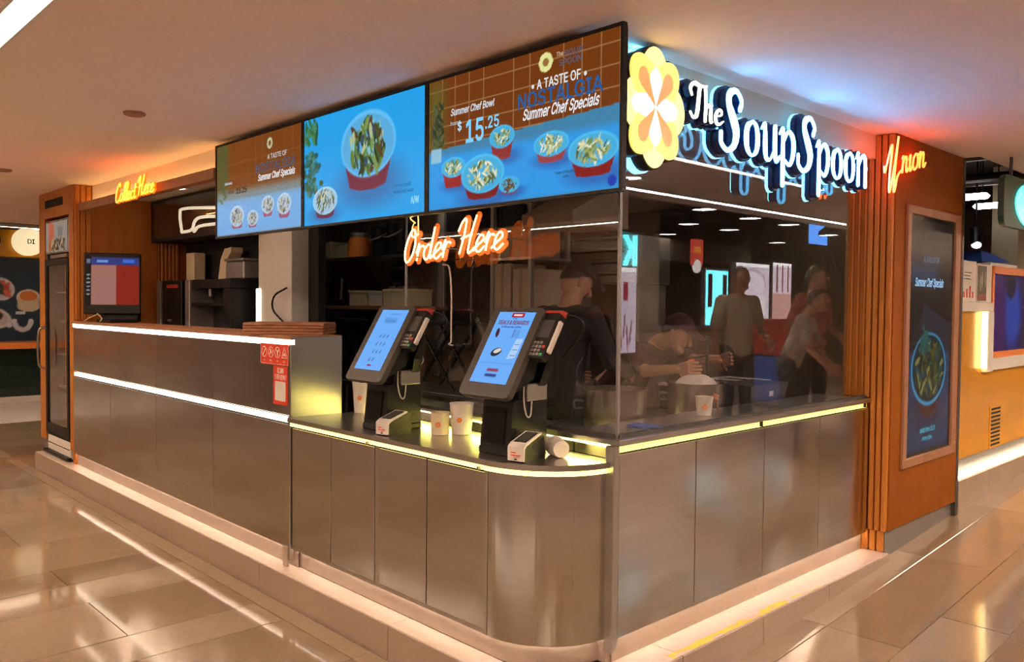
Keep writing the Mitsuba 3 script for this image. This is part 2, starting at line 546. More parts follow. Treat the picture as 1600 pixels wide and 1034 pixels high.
# joints met in the photograph near the counter: x = -1.65, -1.95, -2.53, -2.88, -3.21, -3.85, -4.17
xs = [a for a in xs if a > -.4] + [-.75, -1.05, -1.65, -1.95, -2.53, -2.88, -3.21, -3.85, -4.17, -4.80, -5.12, -5.74, -6.06, -6.7, -7.3, -7.9, -8.5, -9.1]
xs = sorted(xs)
JOINT = {-2.53: -1.13, -3.21: -1.13, -2.88: -1.62, -1.95: -.505, -4.17: -1.13, -3.85: -1.75, -1.65: -1.2}
tiles = []
for a, b in zip(xs[:-1], xs[1:]):
    if b > .11:      # side corridor: bands along y with the ramp
        ys = [-3.4, -2.15, -.90, .05, .6, 1.295, 2.54, 3.785, 5.2, 6.4, 7.6] if (b - a) > .34 else [-3.0, -1.75, -.5, .6, 1.75, 3.0, 4.2, 5.2, 6.6]
    else:
        j = JOINT.get(a, -.505 - .31 * rng.randrange(4))
        ys = [j - 1.25 * i for i in (3, 2, 1)] + [j]
        if j < -.52:
            ys.append(-.42)
        if b <= -6.6:
            ys += [.55, 1.8, 3.0]
    for c, d in zip(ys[:-1], ys[1:]):
        tiles.append((a, b, c, d, rng.randrange(4)))
for a, b in zip(np.arange(-9.1, .1, .62), np.arange(-9.1, .1, .62) + .62):    # border row beside the step
    tiles.append((a, b, -.50 if True else 0, -.40, 2))
fx = np.array([math.cos(YAW), math.sin(YAW)])
side = np.array([-fx[1], fx[0]])


def in_reach(t):
    c = np.array([(t[0] + t[1]) / 2 - CAM[0], (t[2] + t[3]) / 2 - CAM[1]])
    f, s = c @ fx, abs(c @ side)
    return f > .6 and s < .72 * f + 1.1 and math.hypot(*c) < 13


tiles = sorted([t for t in tiles if in_reach(t)], key=lambda t: math.hypot((t[0] + t[1]) / 2 - CAM[0], (t[2] + t[3]) / 2 - CAM[1]))[:290]
g = .0016
for a, b, c, d, kind in tiles:
    if d > -.41 and b < .11 and c > -.6 and False:
        continue
    c = c + (0 if not (b <= .11 and d < -.4 and abs(d + .42) < .001) else 0)
    x0, x1, y0, y1 = a + g, b - g, c + g, d - g
    if x1 < .11 and y1 > -.501 and y0 < -.51:
        y1 = -.502
        if y1 - y0 < .05:
            continue
    tx, ty = rng.gauss(0, .0016), rng.gauss(0, .0012)
    m = ramped(box(x0, x1, y0, y1, -.02, 0, .0015))
    v = np.array(m.vertices)
    v[:, 2] += (v[:, 0] - (x0 + x1) / 2) * tx + (v[:, 1] - (y0 + y1) / 2) * ty
    m.vertices = v
    part('floor', 'tile', m, f'tile_{kind}', smooth=False)

# ceilings
struct('ceiling', cat(box(-10.1, .2, -9, 3.45, CZ, CZ + .08), box(.2, 2.6, -9, 13, CZ, CZ + .08), box(2.6, 10, -9, 1.5, CZ, CZ + .08)), 'plaster', 'plain plaster ceiling of the mall', smooth=False)
for px, py, lab in ((-2.523, -.889, 'small round cover plate on the ceiling in front of the menu screens'), (-5.2, -.912, 'small round cover plate on the ceiling near the left pillar')):
    one('ceiling_cover_plate', lathe([(0, -.016), (.045, -.016), (.055, -.010), (.055, .0)], (px, py, CZ), 24), 'wood_frame', lab, 'cover plate')
struct('ceiling_open', cat(box(-14, .2, 3.5, 15, 3.35, 3.4), box(2.6, 10, 1.5, 15, 3.35, 3.4), box(.2, .24, 3.45, 13, CZ + .08, 3.4), box(-9, .2, 3.45, 3.49, CZ + .08, 3.4), box(2.56, 2.6, 1.5, 13, CZ + .08, 3.4)), 'dark_ceiling', 'dark open ceiling of the units beyond', smooth=False)
struct('wall_south', box(-14, 10, -9.1, -9, 0, 3.4), 'mall_wall', smooth=False)
struct('wall_east', box(9, 9.1, -9, 15, 0, 3.4), 'kitchen_wall', smooth=False)
struct('wall_north', box(-14, 10, 14, 14.1, 0, 3.4), 'kitchen_wall', smooth=False)
struct('wall_west', box(-12.4, -12.3, -9, 15, 0, 3.4), 'mall_wall', smooth=False)

t = thing('lit_shop_fascia', 'long warm lit shop fascia on the wall behind the camera', 'sign')
part(t, 'case', box(-7.2, 5, -8.995, -8.93, 1.95, 2.5), 'dark_grey', smooth=False)
part(t, 'face', box(-7.15, 4.95, -8.93, -8.92, 2.0, 2.45), 'acrylic_white', smooth=False, emit=[3.4, 2.7, 2.1], weight=2)

# step round the kiosk
STEP = 'step'
zt = .15


def rounded_L(x_out, y_out, r, x_in):
    """outline of the step / front: left arm along -x, right arm along +y, corner rounded"""
    pts = [(-6.56, y_out)]
    cx, cy = x_out - r, y_out + r
    for a in np.linspace(-90, 0, 14):
        pts.append((cx + r * math.cos(math.radians(a)), cy + r * math.sin(math.radians(a))))
    return pts


struct('step', cat(extrude(sg.Polygon(rounded_L(.105, -.37, .42, 0) + [(.105, 2.33), (-.2, 2.33), (-.2, .3), (-6.56, .3)]), zt - .012)), 'grout', 'low tiled step round the foot of the kiosk', smooth=False)
outer = rounded_L(.12, -.385, .43, 0)
# top tiles and riser tiles, each a piece
topx = [-6.56, -5.7, -4.53, -3.33, -2.13, -.93, -.31]
for a, b in zip(topx[:-1], topx[1:]):
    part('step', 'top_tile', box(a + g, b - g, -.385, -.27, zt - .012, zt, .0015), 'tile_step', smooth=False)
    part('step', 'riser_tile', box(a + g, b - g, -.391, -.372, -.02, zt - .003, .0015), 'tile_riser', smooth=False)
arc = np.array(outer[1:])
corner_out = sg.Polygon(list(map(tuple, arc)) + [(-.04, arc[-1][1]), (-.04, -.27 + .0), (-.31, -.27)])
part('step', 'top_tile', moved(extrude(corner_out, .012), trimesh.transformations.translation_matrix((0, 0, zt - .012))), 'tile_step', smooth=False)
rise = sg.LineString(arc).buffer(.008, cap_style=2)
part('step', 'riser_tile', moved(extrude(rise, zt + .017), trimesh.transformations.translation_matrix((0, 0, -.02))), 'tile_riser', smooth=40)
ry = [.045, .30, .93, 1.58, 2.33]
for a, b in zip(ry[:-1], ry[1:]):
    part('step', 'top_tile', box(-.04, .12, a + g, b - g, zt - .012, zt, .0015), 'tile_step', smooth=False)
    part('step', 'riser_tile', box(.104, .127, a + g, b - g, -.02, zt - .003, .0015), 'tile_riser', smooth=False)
# worn yellow line painted along the outer edge of the right arm
strip = []
for i in range(24):
    y0, y1 = .25 + i * .055, .25 + (i + 1) * .055
    w0 = .026 + .018 * meshkit.noise(np.array([i * .7, 2.0, 1.0]))
    w1 = .026 + .018 * meshkit.noise(np.array([(i + 1) * .7, 2.0, 1.0]))
    fade0, fade1 = min(1, (24 - i) / 8), min(1, (23 - i) / 8)
    strip.append(trimesh.Trimesh([(.119, y0, zt + .0008), (.119 - w0 * fade0, y0, zt + .0008), (.119 - w1 * fade1, y1, zt + .0008), (.119, y1, zt + .0008)], [(0, 2, 1), (0, 3, 2)], process=False))
part('step', 'painted_line', cat(*strip), 'yellow_paint', smooth=False, label='worn yellow painted line along the outer edge')

# kitchen shell
struct('ceiling_kitchen', box(-5.66, -.06, .0, 3.9, 2.45, 2.5), 'kitchen_ceiling', 'grey kitchen ceiling', smooth=False)
struct('floor_kitchen', box(-5.66, -.1, .12, 3.95, .1, .15), 'dark_grey', smooth=False)
struct('wall_back', box(-5.7, -.1, 3.9, 4.0, .1, 2.6), 'kitchen_wall', 'dark back wall of the kitchen', smooth=False)
struct('wall_alcove', cat(box(-6.6, -5.7, -.15, 4.0, .1, 2.54)), 'wood_panel', 'brown wall behind the pick-up counter', smooth=False)
for i in range(26):
    y = -.28 + i * .034
    part('wall_alcove', 'slat', box(-5.705, -5.672, y, y + .026, .26, 2.52, .006), 'wood_slat', smooth=False)

# bulkhead over the counters and over the right glass
struct('bulkhead_left', cat(box(-5.66, -.02, -.15, -.05, 2.40, CZ), box(-5.66, .0, -.05, .12, 2.44, CZ)), 'plaster_cream', 'cream bulkhead over the counters', smooth=False)
struct('bulkhead_right', box(-.12, .0, -.15, 2.33, 2.405, CZ), 'plaster_cream', 'cream bulkhead over the right glass', smooth=False)

# left pillar with the fridge niche
PIL = struct('pillar_left', cat(box(-6.72, -6.54, -.30, .5, .26, CZ, .004), box(-6.56, -5.76, -.30, .5, 2.30, CZ, .004), box(-6.6, -5.72, .42, .5, .1, 2.4)), 'wood_orange', 'orange wood pillar holding the drinks fridge', smooth=False)
part(PIL, 'jamb', box(-5.785, -5.668, -.305, .40, .255, CZ, .004), 'wood_orange', smooth=False)
part(PIL, 'jamb', box(-5.72, -5.655, -.302, -.2, .151, .256, .002), 'wood_orange', smooth=False)
part(PIL, 'base', box(-6.70, -6.54, -.27, .4, .02, .258), 'grey_metal', smooth=False, label='grey metal foot')
part(PIL, 'vent', box(-6.50, -5.97, -.306, -.29, 2.395, 2.465, .002), 'black_matte', smooth=False, label='black slot vent near the top')
for i in range(3):
    part(PIL, 'slat', box(-5.672, -5.655, -.29 + i * .045, -.252 + i * .045, 1.39, CZ - .002, .005), 'wood_slat', smooth=False)

# right column: laminate face, slatted flank
COL = struct('column_right', cat(box(-.16, .11, 2.345, 3.44, .27, CZ - .001, .003)), 'wood_column', 'orange brown laminate column beside the right glass', smooth=False)
part(COL, 'base', box(-.15, .085, 2.36, 3.43, .0, .272), 'grey_metal', smooth=False, label='grey base board')
part(COL, 'end_trim', box(-.1, .112, 3.43, 3.47, .02, CZ - .002), 'dark_grey', smooth=False, label='dark metal trim at the far edge')
for i in range(7):
    x0 = -.145 + i * .0365
    part(COL, 'slat', box(x0, x0 + .029, 2.315, 2.35, .27 if x0 > .0 else 1.035, 2.405 if x0 < -.005 else CZ - .002, .006), 'wood_slat', smooth=False)
part(COL, 'slat', box(-.12, -.015, 2.318, 2.34, .15, 1.0, .004), 'wood_orange', smooth=False)
for i in range(4):
    part(COL, 'foot_slat', box(-.075 + i * .042, -.04 + i * .042, 2.325, 2.35, .15, .272, .004), 'wood_slat', smooth=False)

# ================================================================== counters
def down_strip(pts, z):
    """a flat strip of light that faces down"""
    pts = np.array(pts, float)
    n = len(pts)
    tri_ = trimesh.creation.triangulate_polygon(sg.Polygon(pts), engine='earcut')
    v, f = tri_
    m = trimesh.Trimesh(np.c_[v, np.full(len(v), z)], f, process=False)
    return m if m.face_normals[0][2] < 0 else trimesh.Trimesh(m.vertices, m.faces[:, ::-1], process=False)


# collect counter (left)
CC = thing('collect_counter', 'long stainless steel pick-up counter with two white light strips and a wooden top', 'counter')
part(CC, 'body', box(-5.655, -1.95, -.283, -.003, .27, 1.326), 'dark_grey', smooth=False)
jx = [-5.655, -4.727, -3.80, -2.884, -1.93]
for a, b in zip(jx[:-1], jx[1:]):
    part(CC, 'upper_panel', box(a + .003, b - .003, -.312, -.286, .955, 1.325, .002), 'steel', smooth=False)
    part(CC, 'lower_panel', box(a + .003, b - .003, -.312, -.306, .25, .905, .0015), 'steel', smooth=False)
part(CC, 'light_strip', box(-5.655, -1.935, -.306, -.288, .915, .944), 'acrylic_white', smooth=False, emit=LED_WHITE, weight=2)
part(CC, 'light_strip', box(-5.655, -1.925, -.316, -.288, 1.329, 1.356), 'acrylic_white', smooth=False, emit=LED_WHITE, weight=2)
part(CC, 'worktop', box(-5.655, -1.93, -.32, .0, 1.357, 1.376, .003), 'wood_frame', smooth=False, label='thin brown wooden top')
part(CC, 'end_panel', box(-1.944, -1.926, -.312, -.0, .945, 1.372, .002), 'steel_plain', smooth=False, label='bare steel end panel above the order counter')
part(CC, 'corner_trim', box(-1.938, -1.918, -.322, -.300, .19, .953, .002), 'steel_polish', smooth=False, label='upright polished edge strip')
part(CC, 'toe_kick', cat(box(-5.655, -1.90, -.286, -.28, .15, .27), box(-1.99, -1.94, -.325, -.313, .152, .26, .003)), 'tile_kick', smooth=False)
part(CC, 'step_light', down_strip([(-5.65, -.304), (-1.955, -.304), (-1.955, -.289), (-5.65, -.289)], .262), 'acrylic_white', smooth=False, emit=LED_STEP, weight=1.5, label='hidden strip that lights the step')

# order counter with the rounded end
OC = thing('order_counter', 'stainless steel order counter with a rounded end and yellow light under its edge', 'counter')


def front_path(off, x_end=-1.925):
    """front outline: straight along y=-.31-off, then a quarter circle to x = -.04+off at y=.03"""
    r = .33 + off
    cx, cy = -.37, .02
    return [(x_end, cy - r)] + [(cx + r * math.sin(a), cy - r * math.cos(a)) for a in np.linspace(0, math.pi / 2, 26)]


def plate(off, z0, z1, back=.195):
    p = front_path(off)
    return moved(extrude(sg.Polygon(p + [(p[-1][0], .045), (-1.925, back)]), z1 - z0), trimesh.transformations.translation_matrix((0, 0, z0)))


def band(off, z0, z1, t=.006, start=1):
    p = front_path(off)
    ln = sg.LineString(p[start:]) if start else sg.LineString(p)
    return moved(extrude(ln.buffer(t / 2, cap_style=2), z1 - z0), trimesh.transformations.translation_matrix((0, 0, z0)))


part(OC, 'body', plate(-.05, .27, .915), 'dark_grey', smooth=False)
part(OC, 'worktop', plate(.022, .925, .947), 'steel_satin', smooth=35, label='polished steel top plate')
dx = [-1.915, -1.53, -1.15, -1.118, -.762, -.39]
for i, (a, b) in enumerate(zip(dx[:-1], dx[1:])):
    if i == 2:
        part(OC, 'stile', box(a, b, -.3095, -.303, .25, .905), 'steel_plain', smooth=False)
        continue
    d = part(OC, 'door', box(a + .003, b - .003, -.312, -.306, .268, .893, .0015), 'steel', smooth=False)
    part(OC, 'door_edge', box(a + .001, b - .001, -.3055, -.303, .266, .905), 'black_matte', smooth=False)
part(OC, 'bottom_rail', box(-1.915, -.37, -.3095, -.3035, .25, .2665), 'steel_plain', smooth=False)
part(OC, 'curved_panel', band(0, .25, .9), 'steel_rolled', smooth=40, label='curved steel panel with upright seams')
part(OC, 'seam', box(-.393, -.372, -.316, -.29, .25, .905, .002), 'steel_plain', smooth=False)
for a in (38, 62):
    a = math.radians(a)
    part(OC, 'seam', cyl((-.37 + .3335 * math.sin(a), .02 - .3335 * math.cos(a), .252), (-.37 + .3335 * math.sin(a), .02 - .3335 * math.cos(a), .9), .0016, 6), 'steel_polish')
part(OC, 'light_strip', cat(band(.006, .903, .921, .010, 0)), 'acrylic_white', smooth=40, emit=LED_YELLOW, weight=2.5, label='yellow light strip under the top plate')
part(OC, 'toe_kick', cat(band(-.045, .15, .27, .006, 0), box(-.09, -.037, .014, .046, .15, .27)), 'tile_kick', smooth=40)
part(OC, 'step_light', down_strip(front_path(-.010, -1.92) + front_path(-.024, -1.92)[::-1], .262), 'acrylic_white', smooth=False, emit=LED_STEP, weight=1.5, label='hidden strip that lights the step')
for a, b in ((-1.92, -1.16), (-1.145, -.385)):
    part(OC, 'fixing', box(b - .03, b - .02, -.335, -.32, .903, .915), 'grey_metal', smooth=False)

# kitchen pass: upstand behind the order counter and the right-hand front
KP = thing('kitchen_pass', 'steel kitchen front under the glass with a lit yellow ledge', 'counter')
SL = (.20 - .05) / 1.89


def slant(x0, x1, d0, d1, z0, z1):
    """prism along the upstand line, from d0 to d1 behind it"""
    y = lambda x: .05 - SL * (x + .035)
    return moved(extrude(sg.Polygon([(x0, y(x0) + d0), (x1, y(x1) + d0), (x1, y(x1) + d1), (x0, y(x0) + d1)]), z1 - z0), trimesh.transformations.translation_matrix((0, 0, z0)))


part(KP, 'body', box(-.30, -.036, .09, 2.31, .27, .985), 'dark_grey', smooth=False)
UP = thing('counter_upstand', 'steel upstand behind the self-order kiosks with a yellow light under its ledge', 'upstand')
part(UP, 'body', slant(-1.92, -.31, .012, .12, .27, .985), 'dark_grey', smooth=False)
for a, b in ((-1.925, -1.2), (-1.2, -.46), (-.455, -.27), (-.262, -.045)):
    part(UP, 'panel', slant(a + .001, b - .001, 0, .01, .949, 1.0), 'steel_satin', smooth=False)
part(UP, 'ledge', slant(-1.925, -.321, -.045, .14, 1.008, 1.032), 'steel_plain', smooth=False, label='flat steel ledge carrying the glass')
part(KP, 'ledge', box(-.32, .012, .02, 2.312, 1.0085, 1.0318, .003), 'steel_plain', smooth=False, label='flat steel ledge carrying the glass')
part(UP, 'light_strip', slant(-1.92, -.02, -.018, -.008, .995, 1.007), 'acrylic_white', smooth=False, emit=LED_BACK, weight=1.5, label='yellow light strip behind the order counter')
part(KP, 'light_strip', cat(box(-.028, -.012, .05, 1.125, .978, 1.004), box(-.028, -.012, 1.15, 2.30, .978, 1.004)), 'acrylic_white', smooth=False, emit=K(LED_YELLOW, .5), weight=1.5, label='yellow light strip under the right ledge')
for y in (1.115, 2.27):
    part(KP, 'fixing', box(-.015, -.004, y - .008, y + .008, .982, 1.006), 'black_plastic', smooth=False)
part(KP, 'corner_post', box(-.042, .002, .0, .035, .2, 1.008, .003), 'steel_plain', smooth=False)
ry = [.035, .56, 1.135, 1.705, 2.31]
for a, b in zip(ry[:-1], ry[1:]):
    part(KP, 'front_panel', box(-.006, .0, a + .002, b - .002, .253, .974, .0015), 'steel', smooth=False)
part(KP, 'toe_kick', box(-.036, -.03, .04, 2.31, .15, .27), 'tile_kick', smooth=False)
part(KP, 'step_light', down_strip([(-.022, .06), (-.008, .06), (-.008, 2.31), (-.022, 2.31)], .262), 'acrylic_white', smooth=False, emit=LED_STEP, weight=1.5, label='hidden strip that lights the step')
part(KP, 'work_surface', box(-.95, -.302, .34, 2.31, .93, .95), 'steel_plain', smooth=False)

# glass
struct('window_1', trimesh.Trimesh([(-1.42, .06, 1.032), (-.032, .06, 1.032), (-.032, .06, 2.44), (-1.42, .06, 2.44)], [(0, 1, 2), (0, 2, 3)], process=False), 'pane', 'clear glass screen behind the order counter', smooth=False)
struct('window_2', trimesh.Trimesh([(-.03, .06, 1.032), (-.03, 2.33, 1.032), (-.03, 2.33, 2.405), (-.03, .06, 2.405)], [(0, 1, 2), (0, 2, 3)], process=False), 'pane', 'tall reflective glass pane of the right-hand front', smooth=False)
part('window_2', 'corner_joint', box(-.036, -.026, .052, .066, 1.032, 2.42), 'grey_metal', smooth=False, label='slim metal joint at the glass corner')
part('window_2', 'sill_channel', box(-.042, -.018, .06, 2.33, 1.032, 1.046), 'dark_grey', smooth=False)
part('window_1', 'sill_channel', box(-1.42, -.03, .05, .07, 1.032, 1.044), 'dark_grey', smooth=False)
part('window_1', 'edge_strip', box(-1.424, -1.416, .055, .065, 1.032, 2.44), 'grey_metal', smooth=False)


# ================================================================== menu screens
def menu_screen(x0, x1, label):
    t = thing('menu_screen', label, 'screen', 'menu screens in the row over the order counter')
    b = .012
    part(t, 'housing', cat(box(x0 + .004, x1 - .004, -.237, -.222, 1.945, 2.505, .003), box(x0 + .2, x1 - .2, -.222, -.18, 2.0, 2.45, .01)), 'black_plastic', smooth=False)
    part(t, 'bezel', cat(box(x0, x1, -.255, -.233, 1.94, 1.94 + b), box(x0, x1, -.255, -.233, 2.512 - b, 2.512), box(x0, x0 + b, -.255, -.233, 1.94 + b, 2.512 - b), box(x1 - b, x1, -.255, -.233, 1.94 + b, 2.512 - b)), 'black_plastic', smooth=False)
    part(t, 'bracket', box((x0 + x1) / 2 - .3, (x0 + x1) / 2 + .3, -.19, -.15, 2.3, CZ - .002), 'black_matte', smooth=False)
    return t, (x0 + b, -.2495, 1.94 + b), (x1 - x0 - 2 * b), 2.512 - 1.94 - 2 * b


U, VZ = (1, 0, 0), (0, 0, 1)
BROWN, BLUE, SKY = (118, 62, 18), (28, 160, 232), (110, 168, 222)
flower4 = lambda cv, x, y, r, col: [cv.ell(x + r * .5 * math.cos(a), y + r * .5 * math.sin(a), r * .52, r * .52, col) for a in np.arange(8) * math.pi / 4]


def lines(parent, items, o, name='lettering'):
    """flat lettering: items (text, height, u, v, colour key, bold, width)"""
    for s, h, u0, v0, bs, bold, w, em, sl in items:
        p = np.array(o) + np.array([u0, -.0012, v0])
        m = meshkit.text_mesh(s, h, .0008, bold)
        m.apply_scale((w / m.bounds[1][0], 1, 1))
        if sl:
            m.apply_transform(np.array([[1, sl[0], 0, 0], [sl[1], 1, 0, 0], [0, 0, 1, 0], [0, 0, 0, 1.0]]))
        part(parent, name, moved(m, frame(p, U, VZ)), 'print', smooth=False, emit=em, weight=.02)


DIMW, BLU, PALE = [.75, .78, .8], S(20, 70, 140), [.5, .62, .7]
# left screen
t, o, W, H = menu_screen(-2.97, -1.912, 'left menu screen with a brown tiled backdrop and a row of four small bowls')
rg = random.Random(3)
cv = Canvas(W, H, 210, BROWN)
cv.grid(0, 0, W, H, .085, .085, (150, 96, 52), .0016, .5)
cv.rect(0, .16, .2, H, (82, 84, 44), .85, .06)
cv.rect(0, W, 0, .215, SKY, 1, .02)
cv.rect(0, W, .2, .26, (120, 150, 165), .8, .05)
for i in range(26):
    cv.ell(.03 + rg.uniform(0, .1), rg.uniform(.2, H), .03, .012, (70, 88, 44), .6, rot=rg.uniform(0, 3))
for bx, by, rx, ry, bot in ((.273, .11, .092, .062, .035), (.474, .086, .066, .045, .03), (.655, .148, .072, .05, .08), (.842, .138, .078, .058, .06)):
    cv.bowl(bx, by, rx, ry, bot, rg, cup=(150, 84, 108), rim=(186, 214, 238), food=[(96, 84, 56), (200, 190, 150), (56, 48, 34), (150, 140, 100)], fill=.74)
flower4(cv, .68, .487, .032, (190, 190, 150))
flower4(cv, .68, .487, .015, (118, 74, 40))
screen(t, 'display', cv, o, U, VZ, SCREEN)
lines(t, [('A TASTE OF', .026, .655, .40, '', True, .22, K(DIMW, .6), None), ('NOSTALGIA', .05, .51, .335, '', True, .46, S(70, 78, 104), None), ('Summer Chef Specials', .036, .54, .29, '', True, .42, DIMW, (.25, 0)),
          ('Chef bowls', .016, .11, .305, '', False, .10, PALE, (.2, 0)), ('from', .018, .16, .25, '', False, .07, S(50, 50, 40), None), ('15.25', .032, .26, .243, '', True, .14, S(40, 44, 40), None)], o)

# middle screen
t, o, W, H = menu_screen(-1.910, -.853, 'middle menu screen, all blue, with one big salad bowl and a small bowl below')
rg = random.Random(11)
cv = Canvas(W, H, 230, BLUE)
cv.ell(.60, .17, .25, .11, (60, 84, 140), .6, soft=.9)
cv.bowl(.585, .355, .23, .158, .138, rg, cup=(112, 40, 62), rim=(96, 190, 244), fill=.6, n=40, food=[(84, 110, 44), (120, 146, 70), (58, 80, 34)])
for i in range(90):
    a, q = rg.uniform(0, 6.28), math.sqrt(rg.random()) * .125
    cv.ell(.585 + q * 1.15 * math.cos(a), .345 + q * .95 * math.sin(a), rg.uniform(.02, .055), rg.uniform(.006, .018), rg.choice([(60, 96, 40), (92, 126, 56), (38, 58, 28), (130, 190, 190), (50, 74, 96), (120, 150, 80), (84, 66, 40), (176, 186, 140)]), rot=rg.uniform(.7, 2.4), soft=.2)
for i in range(22):
    cv.ell(rg.uniform(.0, .13), rg.uniform(.43, .53), .035, .011, rg.choice([(46, 110, 60), (30, 86, 56), (70, 130, 90)]), rot=-1.2 + rg.uniform(-.6, .6), soft=.2)
for i in range(60):
    cv.ell(.075 + rg.gauss(0, .035), rg.uniform(.14, .37), .02, .014, rg.choice([(40, 110, 110), (32, 90, 90), (60, 130, 120), (50, 90, 60)]), soft=.3)
cv.ell(.20, .05, .14, .045, (60, 80, 140), .5, soft=.8)
cv.bowl(.205, .118, .117, .07, .03, rg, cup=(96, 46, 72), rim=(170, 216, 244), fill=.78, food=[(170, 180, 140), (90, 100, 76), (200, 204, 170), (60, 66, 56)])
screen(t, 'display', cv, o, U, VZ, SCREEN)
lines(t, [('Served with', .018, .80, .125, '', False, .13, S(24, 110, 170), (.2, 0)), ('mixed leaf salad', .016, .80, .098, '', False, .15, S(24, 100, 160), None), ('A/W', .03, .93, .045, '', True, .06, S(150, 220, 250), None)], o)

# right screen
t, o, W, H = menu_screen(-.851, .226, 'right menu screen with the price 15.25 and six red bowls of food')
rg = random.Random(21)
cv = Canvas(W, H, 250, (112, 54, 12))
cv.grid(0, .2, W, H, .0875, .075, (196, 164, 120), .0018, .55)
cv.rect(0, .1, .2, H, (96, 104, 40), .7, .1)
cv.poly([(0, 0), (W, 0), (W, .29), (0, .25)], (58, 128, 168))
cv.rect(0, W, 0, .225, (36, 150, 226), 1, .03)
for i in range(46):
    y = rg.uniform(.26, .44)
    cv.ell(.055 + rg.gauss(0, .02), y, .026, .008, rg.choice([(60, 66, 40), (40, 52, 34), (84, 92, 56)]), .9, rot=rg.choice([.8, 2.3]) + rg.uniform(-.3, .3))
cv.rect(.015, .085, .2, .26, (140, 190, 215), 1, .006)
for bx, by, rx, ry, bot, c in ((.46, .257, .072, .045, .168, (140, 44, 44)), (.164, .171, .078, .042, .085, (150, 34, 38)), (.345, .125, .13, .078, .022, (120, 22, 22)), (.504, .066, .058, .032, .028, (110, 70, 96)), (.727, .194, .09, .046, .126, (150, 60, 64)), (.93, .148, .118, .062, .052, (130, 18, 20))):
    cv.ell(bx + .02, bot + .01, rx * 1.2, ry * .7, (40, 64, 140), .5, soft=.8)
    cv.bowl(bx, by, rx, ry, bot, rg, cup=c, rim=(70, 190, 242), food=([(120, 96, 54), (60, 40, 24), (96, 70, 36)] if rx < .06 else None), fill=.66)
flower4(cv, .696, .497, .036, (226, 226, 150))
flower4(cv, .696, .497, .016, (150, 110, 60))
cv.ell(1.02, .03, .02, .02, (24, 60, 170))
screen(t, 'display', cv, o, U, VZ, SCREEN)
lines(t, [('The', .016, .75, .505, '', True, .035, S(190, 160, 130), None), ('SOUP', .022, .79, .497, '', True, .09, S(84, 84, 104), None), ('SPOON', .022, .765, .468, '', True, .11, S(84, 84, 104), None),
          ('• A TASTE OF •', .034, .62, .405, '', True, .28, S(215, 220, 225), None), ('NOSTALGIA', .055, .545, .345, '', True, .43, S(16, 86, 150), None),
          ('Summer Chef Specials', .040, .575, .300, '', True, .38, S(225, 232, 238), (.25, 0)), ('Summer Chef Bowl', .028, .145, .385, '', True, .27, S(205, 214, 222), (.2, 0)),
          ('from', .016, .145, .345, '', False, .05, S(180, 190, 200), None), ('$', .035, .19, .318, '', True, .028, S(170, 216, 240), None), ('15', .088, .235, .262, '', True, .12, S(120, 206, 250), None), ('.25', .045, .36, .302, '', True, .085, S(120, 206, 250), None),
          ('Images for illustration', .010, .75, .078, '', False, .10, S(20, 70, 110), None), ('only', .010, .79, .062, '', False, .03, S(20, 70, 110), None)], o)

# ================================================================== fascia sign on the right front (faces +x)
SU, SN = (0, 1, 0), (1, 0, 0)


def on_right(poly, d0, d1):
    """extruded polygon (y, z) between x = d0 and d1"""
    M = np.array([[0, 0, 1, d0], [1, 0, 0, 0], [0, 1, 0, 0], [0, 0, 0, 1.0]])
    return moved(extrude(poly, d1 - d0), M)


# fat script letters, (advance, strokes with (x, y, half-width))
th, md, hn = .105, .06, .03
BL = {
    'S': (1.22, [[(1.0, 1.62, .07), (1.08, 1.95, md), (.82, 2.28, md), (.5, 2.12, .1), (.46, 1.72, th), (.68, 1.2, .14), (.84, .72, .13), (.74, .22, .09), (.42, -.02, md), (.12, .2, md), (.1, .58, .07)]]),
    'o': (.78, [[(.40, 1.0, hn), (.17, .82, .08), (.11, .5, .10), (.16, .18, .08), (.36, .0, hn), (.56, .16, .07), (.62, .5, .09), (.56, .84, .07), (.40, 1.0, hn)]]),
    'u': (.86, [[(.0, .86, hn), (.16, 1.0, .06), (.18, .35, .09), (.24, .05, .07), (.42, .02, hn), (.62, .35, hn)], [(.64, 1.0, .09), (.64, .3, .09), (.72, .02, .06), (.9, .2, hn)]]),
    'p': (.88, [[(.0, .86, hn), (.16, 1.02, .06), (.17, .2, .09), (.17, -.62, .09)], [(.2, .65, hn), (.42, 1.0, .05), (.66, .82, .09), (.68, .35, .09), (.5, .0, .05), (.22, .15, hn)]]),
    'n': (.9, [[(.0, .86, hn), (.15, 1.02, .06), (.16, .0, .09)], [(.18, .6, hn), (.42, 1.0, .05), (.62, .85, .09), (.64, .0, .09)]]),
    'T': (1.1, [[(.12, 1.35, .05), (.0, 1.75, .07), (.3, 2.1, .08), (.8, 2.0, .06), (1.25, 2.12, .04)], [(.72, 2.0, .09), (.62, 1.0, .1), (.5, .2, .09), (.22, .02, .05), (.02, .3, .05)]]),
    'h': (.8, [[(.05, 2.0, .07), (.12, 1.0, .08), (.06, .0, .08)], [(.1, .6, hn), (.34, 1.05, .05), (.5, .9, .08), (.5, .1, .08), (.66, .05, hn)]]),
    'e': (.78, [[(.1, .5, hn), (.5, .68, .04), (.52, .96, .05), (.32, 1.02, .05), (.1, .62, .08), (.12, .16, .08), (.34, .0, .05), (.66, .3, hn)]]),
}
SIGN = thing('shop_sign', 'large illuminated script sign reading The Soup Spoon with white letters and a blue glow', 'sign')


